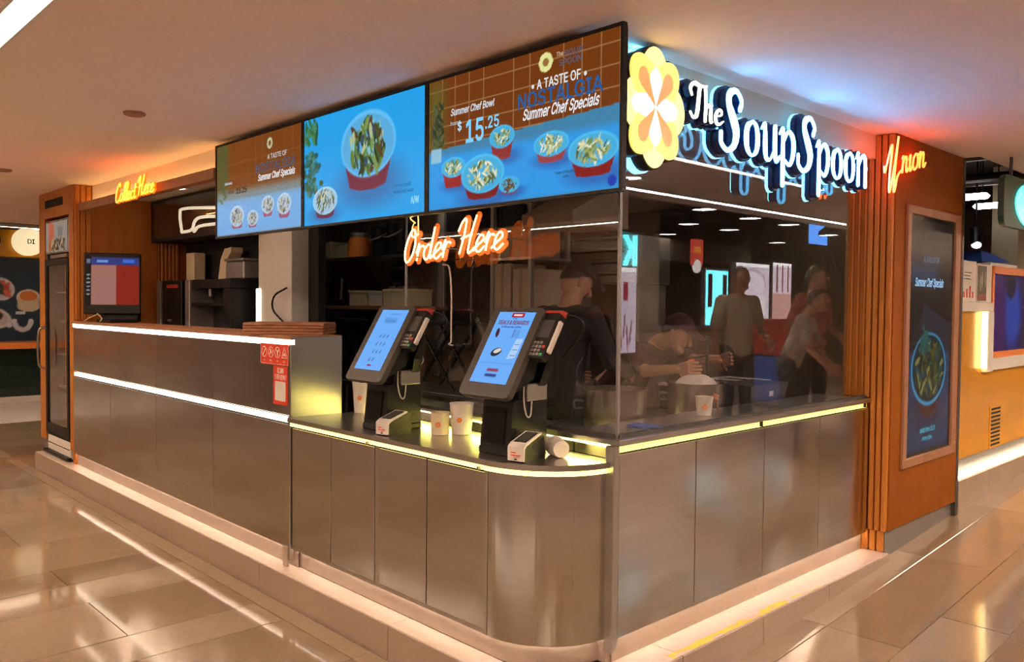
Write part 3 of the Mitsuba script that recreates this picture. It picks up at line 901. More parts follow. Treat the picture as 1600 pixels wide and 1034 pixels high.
def sign_word(word, y0, z0, wide, tall, face):
    """wide = (capital, small letter) metres per unit along y; tall = (capital, small letter) metres per unit up"""
    x = y0
    for ch in word:
        adv, strokes = BL[ch]
        cap = ch in 'STh'
        sy, sz = (wide[0], tall[0]) if cap else (wide[1], tall[1])
        polys = []
        for st in strokes:
            q = spline([(a * sy, b * sz, c) for a, b, c in st], 6)
            polys.append(ribbon(q[:, :2], np.maximum(q[:, 2] * wide[2], wide[2] * .03)))
        p = affinity.translate(unary_union(polys), x, z0).simplify(.0012)
        part(SIGN, 'letter_face', on_right(p, .098, .104), 'acrylic_white', smooth=False, emit=face, weight=.35)
        part(SIGN, 'letter_body', on_right(p.buffer(.003).simplify(.001), .066, .098), 'navy', smooth=False, label='dark blue return')
        part(SIGN, 'letter_backing', on_right(p.buffer(.015).simplify(.0015), .044, .065), 'navy', smooth=False, label='dark blue outline board')
        part(SIGN, 'letter_halo', on_right(p.buffer(.019).difference(p.buffer(.0125)).simplify(.0012), .030, .0435), 'acrylic_white', smooth=False, emit=HALO, weight=.25, label='glowing blue back edge')
        part(SIGN, 'letter_fixing', box(.0, .02, x + adv * sy * .45 - .006, x + adv * sy * .45 + .006, z0 + .05, z0 + .062), 'navy', smooth=False)
        x += adv * sy
    return x


HALO = [.30, 1.35, 2.4]
FACE = [1.05, 7.6, 18.0]
sign_word('Soup', .535, 2.212, (.160, .188, .17), (.112, .152), FACE)
sign_word('Spoon', 1.20, 2.203, (.160, .182, .17), (.112, .152), FACE)
sign_word('The', .325, 2.305, (.092, .10, .105), (.066, .06), [2.6, 2.2, 1.3])

FL = thing('flower_sign', 'yellow illuminated flower emblem with orange drops beside the script sign', 'sign')
fc = np.array([.09, 2.30])
petal = sg.Point(0, 0).buffer(1, 16)
big = [affinity.translate(affinity.scale(petal, .082, .115), fc[0] + dxy[0], fc[1] + dxy[1]) for dxy in ((0, .112), (0, -.112))] + [affinity.translate(affinity.scale(petal, .108, .105), fc[0] + s * .085, fc[1]) for s in (-1, 1)]
small = []
for a in (48, 132, 228, 312):
    c, s = math.cos(math.radians(a)), math.sin(math.radians(a))
    small.append((a, affinity.translate(affinity.rotate(affinity.scale(petal, .105, .075), a, origin=(0, 0)), fc[0] + .092 * c, fc[1] + .125 * s)))
whole = unary_union(big + [p for _, p in small])
part(FL, 'backing', on_right(whole.buffer(.006), .045, .10), 'black_plastic', smooth=False, label='black return')
part(FL, 'halo', on_right(whole.buffer(.014).difference(whole.buffer(.004)), .012, .043), 'acrylic_white', smooth=False, emit=HALO, weight=.3, label='glowing blue back edge')
part(FL, 'bracket', box(.0, .03, .0, .18, 2.2, 2.40), 'navy', smooth=False)
for p in big:
    part(FL, 'petal', on_right(p, .10, .1045), 'acrylic_white', smooth=False, emit=[1.6, 1.25, .33], weight=.1)
for a, p in small:
    part(FL, 'small_petal', on_right(p, .10, .107), 'acrylic_white', smooth=False, emit=[1.25, .82, .13], weight=.1)
    c, s = math.cos(math.radians(a)), math.sin(math.radians(a))
    drop = unary_union([affinity.translate(sg.Point(0, 0).buffer(.030, 10), .115, 0), sg.Polygon([(0, 0), (.105, .03), (.105, -.03)])])
    drop = affinity.translate(affinity.scale(affinity.rotate(drop, a, origin=(0, 0)), 1, 1.2, origin=(0, 0)), fc[0], fc[1])
    part(FL, 'drop', on_right(drop, .107, .109), 'acrylic_white', smooth=False, emit=[.85, .29, .045], weight=.05, label='orange drop')
star = unary_union([affinity.translate(affinity.rotate(affinity.scale(petal, .082, .042), a, origin=(0, 0)), fc[0] + .058 * math.cos(math.radians(a)), fc[1] + .062 * math.sin(math.radians(a))) for a in (0, 90, 180, 270)])
part(FL, 'centre', on_right(star, .1065, .1082), 'acrylic_white', smooth=False, emit=[2.6, 2.5, 2.0], weight=.05, label='white star-shaped centre')


# ================================================================== neon signs
def neon(label, words, o, u, v, sx, sz, r, rad, glow, lean=0.0, off=.012, back=True, name='neon_sign', slant=.25, weight=.25, halo_r=None):
    t = thing(name, label, 'sign')
    n = np.cross(np.array(u, float), np.array(v, float))
    for word, x0, y0, k in words:
        glyphs, w = script(word, 0, slant)
        for ch, strokes in glyphs:
            tubes, outs = [], []
            for st in strokes:
                P = np.array([np.array(o) + np.array(u) * (x0 + p[0] * sx * k) + np.array(v) * (y0 + p[1] * sz * k + lean * (x0 + p[0] * sx * k)) for p in st])
                tubes.append(sweep(P, r, 7))
                if halo_r:
                    outs.append(ribbon(np.c_[st[:, 0] * sx * k + x0, st[:, 1] * sz * k + y0 + lean * (x0 + st[:, 0] * sx * k)], np.full(len(st), halo_r)))
            part(t, 'letter_tube', cat(*tubes), 'lamp_face', smooth=True, emit=rad, weight=weight / 6)
            if halo_r:
                pl = unary_union(outs).simplify(.001)
                part(t, 'letter_backing', moved(extrude(pl, .005), frame(np.array(o) - n * .016, u, v)), 'acrylic_red', smooth=False, emit=glow, weight=.03, label='glowing orange backing plate')
    return t


t = neon('warm white neon script reading Order Here on glowing orange backing in front of the glass', [('Order', 0, 0, 1), ('Here', .40, .006, 1)], (-1.215, -.11, 1.748), (1, 0, 0), (0, 0, 1),   .076, .069, .0048, [3.2, 2.2, .75], [.80, .13, .010], lean=.045, halo_r=.0165, slant=.2)
# chef figure over the O: bird-like toque outline and a small spoon, in neon
part(t, 'ornament', cat(sweep(spline([(-1.12, -.11, 1.93), (-1.16, -.11, 1.955), (-1.13, -.11, 1.965), (-1.10, -.11, 1.96), (-1.10, -.11, 1.88), (-1.12, -.11, 1.87)], 5), .0035, 6), sweep(spline([(-1.13, -.11, 1.93), (-1.145, -.11, 1.905), (-1.12, -.11, 1.90)], 5), .003, 6)), 'lamp_face', smooth=True, emit=[1.8, .9, .2], weight=.03, label='small neon chef hat outline over the O')
part(t, 'mount', cat(*[cyl((x, -.122, z), (x, .058, z), .003, 6) for x, z in ((-1.10, 1.77), (-.87, 1.80), (-.62, 1.84))]), 'grey_metal')
part(t, 'cord', sweep(spline([(-.99, -.05, 1.735), (-.99, -.01, 1.72), (-.985, .0, 1.6), (-.985, .0, 1.46), (-.985, .0, 1.38), (-1.0, .0, 1.362), (-1.03, .05, 1.355)], 8), .0042, 7), 'white_plastic', smooth=True, label='white cable')

t = neon('small yellow and orange neon script reading Collect Here on the wooden beam', [('Collect', 0, 0, 1), ('Here', .46, .012, 1)], (-4.60, -.31, 2.295), (1, 0, 0), (0, 0, 1), .079, .060, .0050, [8.5, .85, .02], [1.6, .2, .0], lean=.0, halo_r=.0095, slant=.2, weight=.8)
part(t, 'mount', cat(*[cyl((x, -.31, 2.36), (x, -.26, 2.36), .004, 6) for x in (-4.45, -3.95)]), 'grey_metal')

t = neon('orange neon script reading Union on the corner of the right column', [('Union', 0, 0, 1)], (.165, 2.11, 2.262), (0, 1, 0), (0, 0, 1), .106, .088, .0060, [8.5, .60, .02], [1, .1, 0], lean=.23, slant=.12, weight=.8)
part(t, 'mount', cat(*[cyl((.165, y, z), (.11, y, z), .003, 6) for y, z in ((2.36, 2.40), (2.52, 2.36), (2.62, 2.38))]), 'grey_metal')

# wooden beam over the pick-up counter with its cove light
BM = thing('wooden_beam', 'brown wooden beam over the pick-up counter with a warm light along its top', 'beam')
part(BM, 'beam', box(-5.66, -2.985, -.262, -.2, 2.315, 2.382, .003), 'wood_frame', smooth=False)
part(BM, 'light_strip', box(-5.64, -2.99, -.192, -.176, 2.372, 2.384), 'acrylic_white', smooth=False, emit=LED_COVE, weight=2, label='warm light strip behind the beam')
part(BM, 'back_board', box(-5.66, -2.985, -.2, -.15, 2.355, 2.367), 'wood_orange', smooth=False)

# wide display on the right column
CD = thing('column_display', 'tall dark display in a brown frame on the right column showing a green salad bowl', 'screen')
fo = .012
y0, y1, z0, z1 = 2.49, 3.36, .61, 2.155
part(CD, 'frame', cat(box(.108, .128, y0, y1, z0, z0 + .055, .004), box(.108, .128, y0, y1, z1 - .05, z1, .004), box(.108, .128, y0, y0 + .055, z0 + .05, z1 - .045, .004), box(.108, .128, y1 - .085, y1, z0 + .05, z1 - .045, .004)), 'wood_frame', smooth=False, label='brown wooden frame')
part(CD, 'bezel', box(.106, .114, y0 + .05, y1 - .08, z0 + .05, z1 - .045), 'black_gloss', smooth=False)
W, H = .68, 1.40
rg = random.Random(5)
cv = Canvas(W, H, 260, (22, 15, 14))
cv.rect(.0, W, .0, .62, (44, 62, 92), 1, .06)
cv.poly([(0, .62), (.25, .90), (.25, .70)], (44, 40, 44), .8)
cv.poly([(.22, .90), (.68, .78), (.68, .6), (.22, .66)], (40, 42, 56), .9)
cv.ell(.3, .25, .26, .14, (36, 40, 66), .8, soft=.8)
cv.rect(0, .45, 1.02, 1.14, (8, 60, 104), .75, .08)
cv.ell(.33, .40, .2, .2, (74, 34, 34), 1)
cv.ell(.33, .50, .285, .225, (60, 150, 196))
cv.ell(.33, .505, .262, .205, (20, 44, 50))
for i in range(120):
    a, q = rg.uniform(0, 6.28), math.sqrt(rg.random()) * .2
    cv.ell(.33 + q * math.cos(a) * 1.1, .50 + q * math.sin(a) * .85, rg.uniform(.02, .055), rg.uniform(.007, .018), rg.choice([(50, 70, 20), (84, 92, 30), (60, 52, 20), (30, 76, 80), (24, 34, 18), (130, 128, 70), (80, 60, 26)]), rot=rg.uniform(.4, 2.6), soft=.25)
for i in range(30):
    cv.ell(.26 + rg.gauss(0, .04), .68 + rg.gauss(0, .035), .02, .014, (36, 92, 84), rot=rg.uniform(0, 3), soft=.3)
screen(CD, 'display', cv, (.1152, y0 + .075, z0 + .07), (0, 1, 0), (0, 0, 1), .62)
for s, h, yy, zz, w, c, sl in (('Summer Chef Specials', .05, .07, 1.005, .46, [.26, .46, .72], .3), ('A TASTE OF', .035, .2, 1.15, .26, [.10, .13, .2], 0), ('salads from 15.25', .032, .2, .115, .25, [.05, .28, .36], .2), ('every day', .028, .24, .065, .16, [.05, .26, .34], .2)):
    m = meshkit.text_mesh(s, h, .0008, True)
    m.apply_scale((w / m.bounds[1][0], 1, 1))
    m.apply_transform(np.array([[1, sl, 0, 0], [0, 1, 0, 0], [0, 0, 1, 0], [0, 0, 0, 1.0]]))
    part(CD, 'lettering', moved(m, frame((.1156, y0 + .075 + yy, z0 + .07 + zz), (0, 1, 0), (0, 0, 1))), 'print', smooth=False, emit=c, weight=.02)


# ================================================================== self-order kiosks
def kiosk(cx, label, kind):
    t = thing('order_kiosk', label, 'kiosk')
    z = .947
    part(t, 'base', cat(box(cx - .092, cx + .088, -.235, -.01, z, z + .03, .006), hull([(cx + a, y, zz) for a in (-.09, .086) for y, zz in ((-.225, z + .03), (-.015, z + .03), (-.205, z + .22), (-.015, z + .24))])), 'black_plastic', smooth=False)
    part(t, 'printer_front', hull([(cx + a, y, zz) for a in (-.07, .05) for y, zz in ((-.2305, z + .05), (-.215, z + .05), (-.2155, z + .19), (-.2, z + .19))]), 'black_gloss', smooth=False, label='glossy printer cover')
    part(t, 'neck', hull([(cx + a, y, zz) for a in (-.08, .08) for y, zz in ((-.18, z + .2), (-.015, z + .2), (-.12, z + .50), (-.02, z + .5))]), 'black_plastic', smooth=False)
    # tilted head: local u across, v up the screen
    b, tp = np.array([cx, -.272, 1.240]), np.array([cx, -.102, 1.525])
    v = (tp - b) / np.linalg.norm(tp - b)
    L = np.linalg.norm(tp - b)
    M = frame(b, (1, 0, 0), v)
    w = .147
    out = sg.box(-w, -.058, w, L + .018).buffer(-.025).buffer(.025, 6)
    part(t, 'head', moved(cat(extrude(out, .028)), M @ trimesh.transformations.translation_matrix((0, 0, -.03))), 'bezel_grey', smooth=False, label='rounded grey bezel')
    part(t, 'head_back', moved(hull([(a, q, zz) for a in (-w + .01, w - .01) for q, zz in ((-.03, -.03), (L + .03, -.03), (.08, -.10), (L + .035, -.06))]), M), 'black_plastic', smooth=False)
    sw, sh = .262, .388
    cvk = Canvas(sw, sh, 150, (100, 170, 246))
    cvk.rect(0, sw, 0, sh, (104, 172, 248))
    if kind == 0:
        for q in range(4):
            for c in range(3 if q < 3 else 2):
                cvk.poly([(.10 + .035 * c, .205 - .05 * q), (.107 + .035 * c, .203 - .05 * q), (.113 + .035 * c, .225 - .05 * q), (.107 + .035 * c, .226 - .05 * q)], (30, 50, 90))
        cvk.rect(.07, .19, .30, .335, (86, 150, 224), 1, .01)
        cvk.ell(.13, .028, .022, .006, (140, 40, 70))
    else:
        cvk.rect(.10, .19, sh - .03, sh - .004, (170, 36, 40))
        cvk.rect(.115, .175, sh - .022, sh - .012, (225, 210, 215))
        cvk.ell(.05, .27, .012, .026, (60, 26, 40), rot=.2)
        cvk.ell(.10, .165, .036, .022, (30, 40, 60), rot=.3)
        cvk.ell(.105, .172, .026, .012, (214, 208, 190), rot=.3)
        for q in range(4):
            cvk.rect(.165 + q * .012, .168 + q * .012, .245, .29, (60, 80, 130))
        cvk.poly([(.19, .13), (.245, .14), (.25, .245), (.205, .24)], (170, 205, 246))
        for q in range(3):
            cvk.rect(.205, .24, .15 + q * .03, .153 + q * .03, (50, 60, 110))
        cvk.rect(.02, .24, .105, .107, (80, 140, 210))
        cvk.rect(.09, .17, .062, .076, (150, 50, 80), 1, .008)
        cvk.rect(.09, .17, .034, .048, (40, 60, 130), 1, .008)
    mm, col = cvk.sheet((0, 0, 0), (1, 0, 0), (0, 1, 0), 1.0)
    SC = np.diag([.215 / sw, (L - .004) / sh, 1, 1])
    mm = moved(mm, M @ SC @ trimesh.transformations.translation_matrix((-sw / 2, 0, -.0012)))
    part(t, 'screen', mm, 'screen_glass', smooth=False, emit='vc', color=col, weight=.2)
    if kind == 1:
        for s, h, uu, vv, ww, c in (('DEALS & REWARDS', .022, -.105, .318, .215, S(110, 40, 80)), ('& discounts online', .010, -.07, .30, .14, S(40, 70, 160)), ('The', .010, -.015, .348, .03, S(60, 90, 160))):
            m = meshkit.text_mesh(s, h, .0005, True)
            m.apply_scale((ww / m.bounds[1][0], 1, 1))
            part(t, 'lettering', moved(m, M @ SC @ trimesh.transformations.translation_matrix((uu, vv, -.001))), 'print', smooth=False, emit=c, weight=.02)
    else:
        for s, h, uu, vv, ww, c in (('Order summary', .009, -.03, .355, .09, S(70, 120, 190)), ('Scan or enter your code', .008, -.05, .31, .11, S(60, 110, 180))):
            m = meshkit.text_mesh(s, h, .0005, False)
            m.apply_scale((ww / m.bounds[1][0], 1, 1))
            part(t, 'lettering', moved(m, M @ SC @ trimesh.transformations.translation_matrix((uu, vv, -.001))), 'print', smooth=False, emit=c, weight=.02)
    # card reader on an arm at the right side
    pM = frame((cx + .178, -.175, 1.338), (1, .0, 0), v)
    pad = sg.box(-.045, 0, .045, .205).buffer(-.014).buffer(.014, 5)
    pp = part(t, 'card_reader', moved(extrude(pad, .035), pM @ trimesh.transformations.translation_matrix((0, 0, -.02))), 'black_plastic', smooth=False)
    key = pp
    part(key, 'display', moved(box(-.034, .034, .09, .17, .015, .0165), pM), 'dark_grey', smooth=False)
    kb = []
    for i in range(4):
        for j in range(3):
            kb.append(moved(box(-.032 + j * .018, -.019 + j * .018, .01 + i * .017, .022 + i * .017, .015, .018), pM))
    part(key, 'keys', cat(*kb), 'grey_metal', smooth=False)
    part(key, 'red_key', moved(box(.022, .036, .044, .056, .015, .018), pM), 'red_print', smooth=False)
    scene.setdefault('green_key', {'type': 'principled', 'base_color': rgb((.04, .4, .1)), 'roughness': .5})
    part(key, 'green_key', moved(box(.022, .036, .010, .022, .015, .018), pM), 'green_key', smooth=False)
    part(t, 'reader_cap', moved(hull([(a, q, zz) for a in (-.047, .047) for q, zz in ((.198, -.02), (.225, -.02), (.20, .02), (.215, .014))]), pM), 'red_plastic', smooth=False, label='red top of the card reader')
    part(t, 'card_slot', moved(box(.046, .060, .03, .17, -.01, .012, .003), pM), 'white_plastic', smooth=False, label='pale side strip')
    part(t, 'reader_arm', cat(hull([(cx + a, y, zz) for a, y, zz in ((.08, -.07, 1.2), (.08, -.03, 1.2), (.08, -.05, 1.34), (.17, -.12, 1.29), (.17, -.07, 1.29), (.18, -.08, 1.44), (.195, -.08, 1.42))]), sweep(spline([(cx + .19, -.06, 1.515), (cx + .27, -.03, 1.50), (cx + .28, -.02, 1.45), (cx + .19, -.03, 1.34)], 6), .006, 7)), 'black_plastic', smooth=30)
    part(t, 'adapter', box(cx + .081, cx + .103, -.145, -.03, 1.165, 1.235, .003), 'grey_metal', smooth=False, label='small grey box on the side')
    part(t, 'cable', cat(sweep(spline([(cx + .093, -.05, 1.235), (cx + .11, -.02, 1.28), (cx + .11, -.06, 1.33), (cx + .09, -.11, 1.35)], 8), .0032, 7),
                         sweep(spline([(cx + .092, -.11, 1.33), (cx + .10, -.155, 1.27), (cx + .102, -.165, 1.18), (cx + .098, -.145, 1.11), (cx + .095, -.12, 1.105), (cx + .093, -.11, 1.165)], 8), .0032, 7)), 'white_plastic', smooth=True, label='white cable loop')
    return t


kiosk(-1.28, 'black self-order kiosk with a plain blue keypad screen, nearer the pick-up counter', 0)
kiosk(-.43, 'black self-order kiosk with the deals and rewards screen, nearest the rounded counter end', 1)


def terminal(x, y, a, label):
    t = thing('payment_terminal', label, 'card terminal', 'white payment terminals on the order counter')
    z = .947
    M = trimesh.transformations.translation_matrix((x, y, z)) @ rotz(a)
    prof = [(-.075, .0), (-.08, .012), (-.078, .055), (-.06, .068), (.05, .098), (.075, .09), (.085, .02), (.08, .0)]
    body = extrude(sg.Polygon(prof).buffer(-.006).buffer(.006, 4), .068)
    R = np.array([[0, 0, 1, -.034], [1, 0, 0, 0], [0, 1, 0, 0], [0, 0, 0, 1.0]])
    part(t, 'body', moved(body, M @ R), 'black_plastic', smooth=35)
    shell = [(-.083, .006), (-.083, .06), (-.064, .073), (.05, .103), (.052, .096), (-.06, .064), (-.074, .054), (-.076, .006)]
    sh = extrude(sg.Polygon(shell), .074)
    R2 = R.copy()
    R2[0, 3] = -.037
    part(t, 'shell', moved(sh, M @ R2), 'white_plastic', smooth=35, label='white front shell')
    s = math.atan2(.03, .114)
    F = M @ np.array([[1, 0, 0, 0], [0, math.cos(s), -math.sin(s), -.055], [0, math.sin(s), math.cos(s), .0755], [0, 0, 0, 1.0]])
    part(t, 'screen', moved(box(-.028, .028, .0, .098, .0, .0016), F), 'black_gloss', smooth=False)
    part(t, 'screen_glass', moved(box(-.022, .022, .006, .092, .0012, .0022), F), 'dark_grey', smooth=False)
    part(t, 'print', moved(cat(box(-.022, .0, -.0838, -.083, .036, .040), box(-.022, .022, -.0838, -.083, .026, .030), box(-.012, .02, -.0838, -.083, .020, .022)), M), 'red_print', smooth=False)
    part(t, 'port', moved(box(-.006, .006, -.084, -.08, .010, .015), M), 'black_plastic', smooth=False)


terminal(-1.135, -.215, 12, 'white and black payment terminal in front of the left kiosk')
terminal(-.272, -.20, 14, 'white and black payment terminal near the rounded counter end')


# cups
def cup(x, y, z, h, r0, r1, label, bsdf='paper_white', tilt=None, logo=True, inside='paper_white'):
    t = thing('paper_cup', label, 'cup')
    pr_ = [(0, 0), (r0 * .96, 0), (r0, .002), (r1, h), (r1 * 1.03, h), (r1 * 1.03, h + .004), (r1 * .96, h + .003), (r0 * .93, .006), (0, .006)]
    M = trimesh.transformations.translation_matrix((x, y, z))
    if tilt is not None:
        M = M @ tilt
    part(t, 'body', moved(lathe(pr_, (0, 0, 0), 36), M), bsdf, smooth=35)
    if logo:
        a = math.radians(-52)
        rr = r0 + (r1 - r0) * .5 + .0012
        c = np.array([rr * math.cos(a), rr * math.sin(a), h * .5])
        for k in range(6):
            q = k * math.pi / 3
            p = cat(*[box(-.0045, .0045, -.0045, .0045, 0, .0008)])
            L = frame(c, (-math.sin(a), math.cos(a), 0), (0, 0, 1))
            L[:3, 3] += L[:3, 0] * .008 * math.cos(q) + L[:3, 1] * .008 * math.sin(q)
            part(t, 'emblem', moved(p, M @ L), 'orange_print', smooth=False)
    return t


cup(-.975, -.07, .948, .10, .040, .044, 'short white paper cup with an orange emblem, in the middle of the order counter', bsdf='cream')
cup(-.925, .018, .948, .140, .045, .056, 'taller white cup behind the short cup in the middle of the order counter')
cup(-1.86, .09, .948, .17, .045, .056, 'white cup beside the left kiosk, next to the steel end panel')
T_l = trimesh.transformations.rotation_matrix(math.radians(90), (0, 1, 0))
cup(-.195, -.085, .947 + .036, .085, .034, .040, 'white paper cup lying on its side by the rounded counter end', tilt=rotz(150) @ T_l, logo=False)

# wooden trays, stacked
for i in range(4):
    t = one('wooden_tray', moved(box(-.225, .225, -.15, .15, 1.376 + i * .0165, 1.391 + i * .0165, .003), trimesh.transformations.translation_matrix((-2.26, -.13, 0)) @ rotz(45 + (i % 2) * 1.2)), 'wood_tray',
            'brown wooden tray in the stack on the pick-up counter, ' + ('lowest', 'second from the bottom', 'third from the bottom', 'topmost')[i], 'tray', 'wooden trays stacked on the pick-up counter', smooth=False)

# order monitor on the pick-up counter
t = thing('order_monitor', 'black order monitor with a pink and red split screen on the pick-up counter', 'monitor')
M = frame((-5.24, -.13, 1.445), (.42, .91, 0), (0, 0, 1))
M = M @ trimesh.transformations.rotation_matrix(math.radians(-6), (1, 0, 0))
part(t, 'housing', moved(box(-.215, .215, 0, .51, -.04, 0, .006), M), 'black_plastic', smooth=False)
part(t, 'foot', cat(moved(box(-.09, .20, -.05, .04, -.20, -.04, .01), M), box(-5.35, -5.02, -.22, .0, 1.377, 1.40, .004)), 'black_plastic', smooth=False)
cv = Canvas(.41, .40, 60, (20, 12, 14))
cv.rect(.045, .41, .33, .40, (52, 62, 130))
cv.rect(.045, .235, .0, .33, (176, 118, 106))
cv.rect(.235, .41, .0, .33, (150, 34, 20))
cv.rect(.09, .17, .352, .378, (110, 160, 240))
cv.rect(.28, .37, .352, .382, (60, 120, 230))
cv.rect(.01, .04, .35, .385, (110, 120, 150))
for i in range(6):
    cv.ell(.024, .09 + i * .032, .013, .007, (150, 150, 150))
m, col = cv.sheet((0, 0, 0), (1, 0, 0), (0, 1, 0), .75)
part(t, 'display', moved(m, M @ trimesh.transformations.translation_matrix((-.205, .075, .001))), 'screen_glass', smooth=False, emit='vc', color=col, weight=.1)
part(t, 'cable', cat(sweep(spline([(-5.2, -.24, 1.43), (-5.16, -.27, 1.45), (-5.12, -.25, 1.41), (-5.1, -.27, 1.385)], 6), .005, 6), sweep(spline([(-5.24, -.25, 1.44), (-5.4, -.26, 1.41), (-5.6, -.24, 1.38)], 6), .005, 6)), 'cream', smooth=True, label='pale cable')

# stickers on the counter
t = thing('warning_sticker', 'wide red sticker with four white warning icons on the pick-up counter', 'sticker')
so = np.array((-2.262, -.3125, 1.215))
part(t, 'sheet', moved(extrude(sg.box(0, 0, .315, .118).buffer(-.012).buffer(.012), .0012), frame(so, U, VZ)), 'red_print', smooth=False)
part(t, 'border', moved(extrude(sg.box(.004, .004, .311, .114).difference(sg.box(.006, .006, .309, .112)), .0006), frame(so + [0, -.0012, 0], U, VZ)), 'white_print', smooth=False)
for i in range(4):
    c = .045 + i * .075
    ring = (sg.Point(c, .068).buffer(.03).difference(sg.Point(c, .068).buffer(.026))) if i < 3 else sg.Polygon([(c - .032, .04), (c + .032, .04), (c, .1)]).difference(sg.Polygon([(c - .025, .044), (c + .025, .044), (c, .091)]))
    glyph = [sg.LineString([(c - .016, .05), (c + .016, .086)]).buffer(.004), sg.LineString([(c - .014, .056), (c, .07), (c - .006, .085), (c + .012, .06)]).buffer(.004), sg.LineString([(c - .014, .084), (c, .068), (c + .012, .084)]).buffer(.0035).union(sg.LineString([(c, .068), (c, .05)]).buffer(.0035)), sg.LineString([(c - .01, .052), (c, .068), (c + .01, .052)]).buffer(.003)][i]
    part(t, 'icon', moved(extrude(ring.union(glyph), .0006), frame(so + [0, -.0012, 0], U, VZ)), 'white_print', smooth=False)
    part(t, 'caption', text(('NO', 'HOT', 'NO', 'HOT')[i], .008, so + [c, -.0012, .018], U, VZ, .0006, True, True), 'white_print', smooth=False)
t = thing('menu_sticker', 'narrow red sticker reading SCAN FOR MENU below the warning sticker', 'sticker')
so = np.array((-2.115, -.3125, 1.005))
part(t, 'sheet', box(so[0], so[0] + .158, so[1] - .0012, so[1], so[2], so[2] + .206), 'red_print', smooth=False)
part(t, 'lettering', cat(text('SCAN', .028, so + [.079, -.0012, .168], U, VZ, .0006, True, True, .07), text('FOR MENU', .026, so + [.079, -.0012, .134], U, VZ, .0006, True, True, .12)), 'white_print', smooth=False)
part(t, 'blank_square', box(so[0] + .022, so[0] + .136, so[1] - .0018, so[1] - .0011, so[2] + .02, so[2] + .124), 'white_print', smooth=False)


# ================================================================== drinks fridge in the pillar
t = thing('drinks_fridge', 'tall narrow drinks fridge with a lit picture header in the left pillar', 'fridge')
x0, x1 = -6.515, -5.80
part(t, 'cabinet', cat(box(x0, x0 + .04, -.29, .38, .27, 2.28), box(x1 - .04, x1, -.29, .38, .27, 2.28), box(x0, x1, .34, .38, .27, 2.28), box(x0, x1, -.26, .38, 2.24, 2.28), box(x0, x1, -.26, .36, 1.93, 1.97), box(x0, x1, -.27, .36, .34, .39)), 'dark_grey', smooth=False)
W, H = x1 - x0 - .07, .265
rg = random.Random(2)
cv = Canvas(W, H, 90, (150, 138, 128))
cv.ell(.16, .19, .085, .10, (196, 96, 70), 1, rot=.5)
cv.ell(.12, .06, .04, .06, (180, 90, 40))
cv.rect(.36, .5, .13, .22, (120, 118, 110), 1, .01)
for i in range(40):
    cv.ell(rg.uniform(.18, .56), rg.uniform(.0, .10), .03, .014, rg.choice([(70, 50, 30), (200, 170, 130), (120, 70, 40), (60, 60, 50)]), rot=rg.uniform(0, 3), soft=.3)
h = part(t, 'header', box(x0 + .01, x1 - .01, -.30, -.262, 1.975, 2.275, .004), 'grey_metal', smooth=False, label='picture header in a grey frame')
screen(t, 'header_picture', cv, (x0 + .035, -.3015, 1.99), U, VZ, .75, .1)
d = part(t, 'door', cat(box(x0 + .01, x0 + .06, -.31, -.285, .345, 1.925, .004), box(x1 - .06, x1 - .01, -.31, -.285, .345, 1.925, .004), box(x0 + .06, x1 - .06, -.31, -.285, 1.87, 1.925, .003), box(x0 + .06, x1 - .06, -.31, -.285, .345, .43, .003)), 'black_plastic', smooth=False)
part(d, 'glass', trimesh.Trimesh([(x0 + .06, -.297, .43), (x1 - .06, -.297, .43), (x1 - .06, -.297, 1.87), (x0 + .06, -.297, 1.87)], [(0, 1, 2), (0, 2, 3)], process=False), 'pane', smooth=False)
part(d, 'handle', sweep(spline([(x0 + .04, -.31, 1.30), (x0 + .035, -.36, 1.29), (x0 + .03, -.375, 1.2), (x0 + .03, -.375, 1.02), (x0 + .035, -.36, .94), (x0 + .04, -.31, .93)], 6), .011, 9), 'steel_polish', smooth=True, label='curved metal handle')
part(d, 'hinge_plate', box(x0 + .2, x1 - .03, -.312, -.296, 1.932, 1.962), 'steel_plain', smooth=False)
for z in (.75, 1.05, 1.35, 1.62):
    part(t, 'shelf', box(x0 + .05, x1 - .05, -.22, .32, z, z + .012), 'grey_metal', smooth=False)
part(t, 'inner_lining', box(x0 + .05, x1 - .05, .325, .339, .41, 1.92), 'beige_box', smooth=False)
gr = part(t, 'grille', box(x0 + .02, x1 - .02, -.295, -.27, .165, .325, .003), 'white_plastic', smooth=False, label='white lower grille')
part(gr, 'slot', box(x0 + .03, x1 - .03, -.2965, -.29, .242, .25), 'dark_grey', smooth=False)
part(gr, 'slot', box(x0 + .01, x1 - .01, -.297, -.29, .318, .345), 'black_matte', smooth=False)
part(t, 'foot', cat(box(x0, x1, -.31, .38, .152, .164), box(x0 + .02, x1 - .02, -.265, .36, .164, .34), box(x0 - .01, x1 + .005, -.33, -.29, .16, .185, .003)), 'black_plastic', smooth=False)


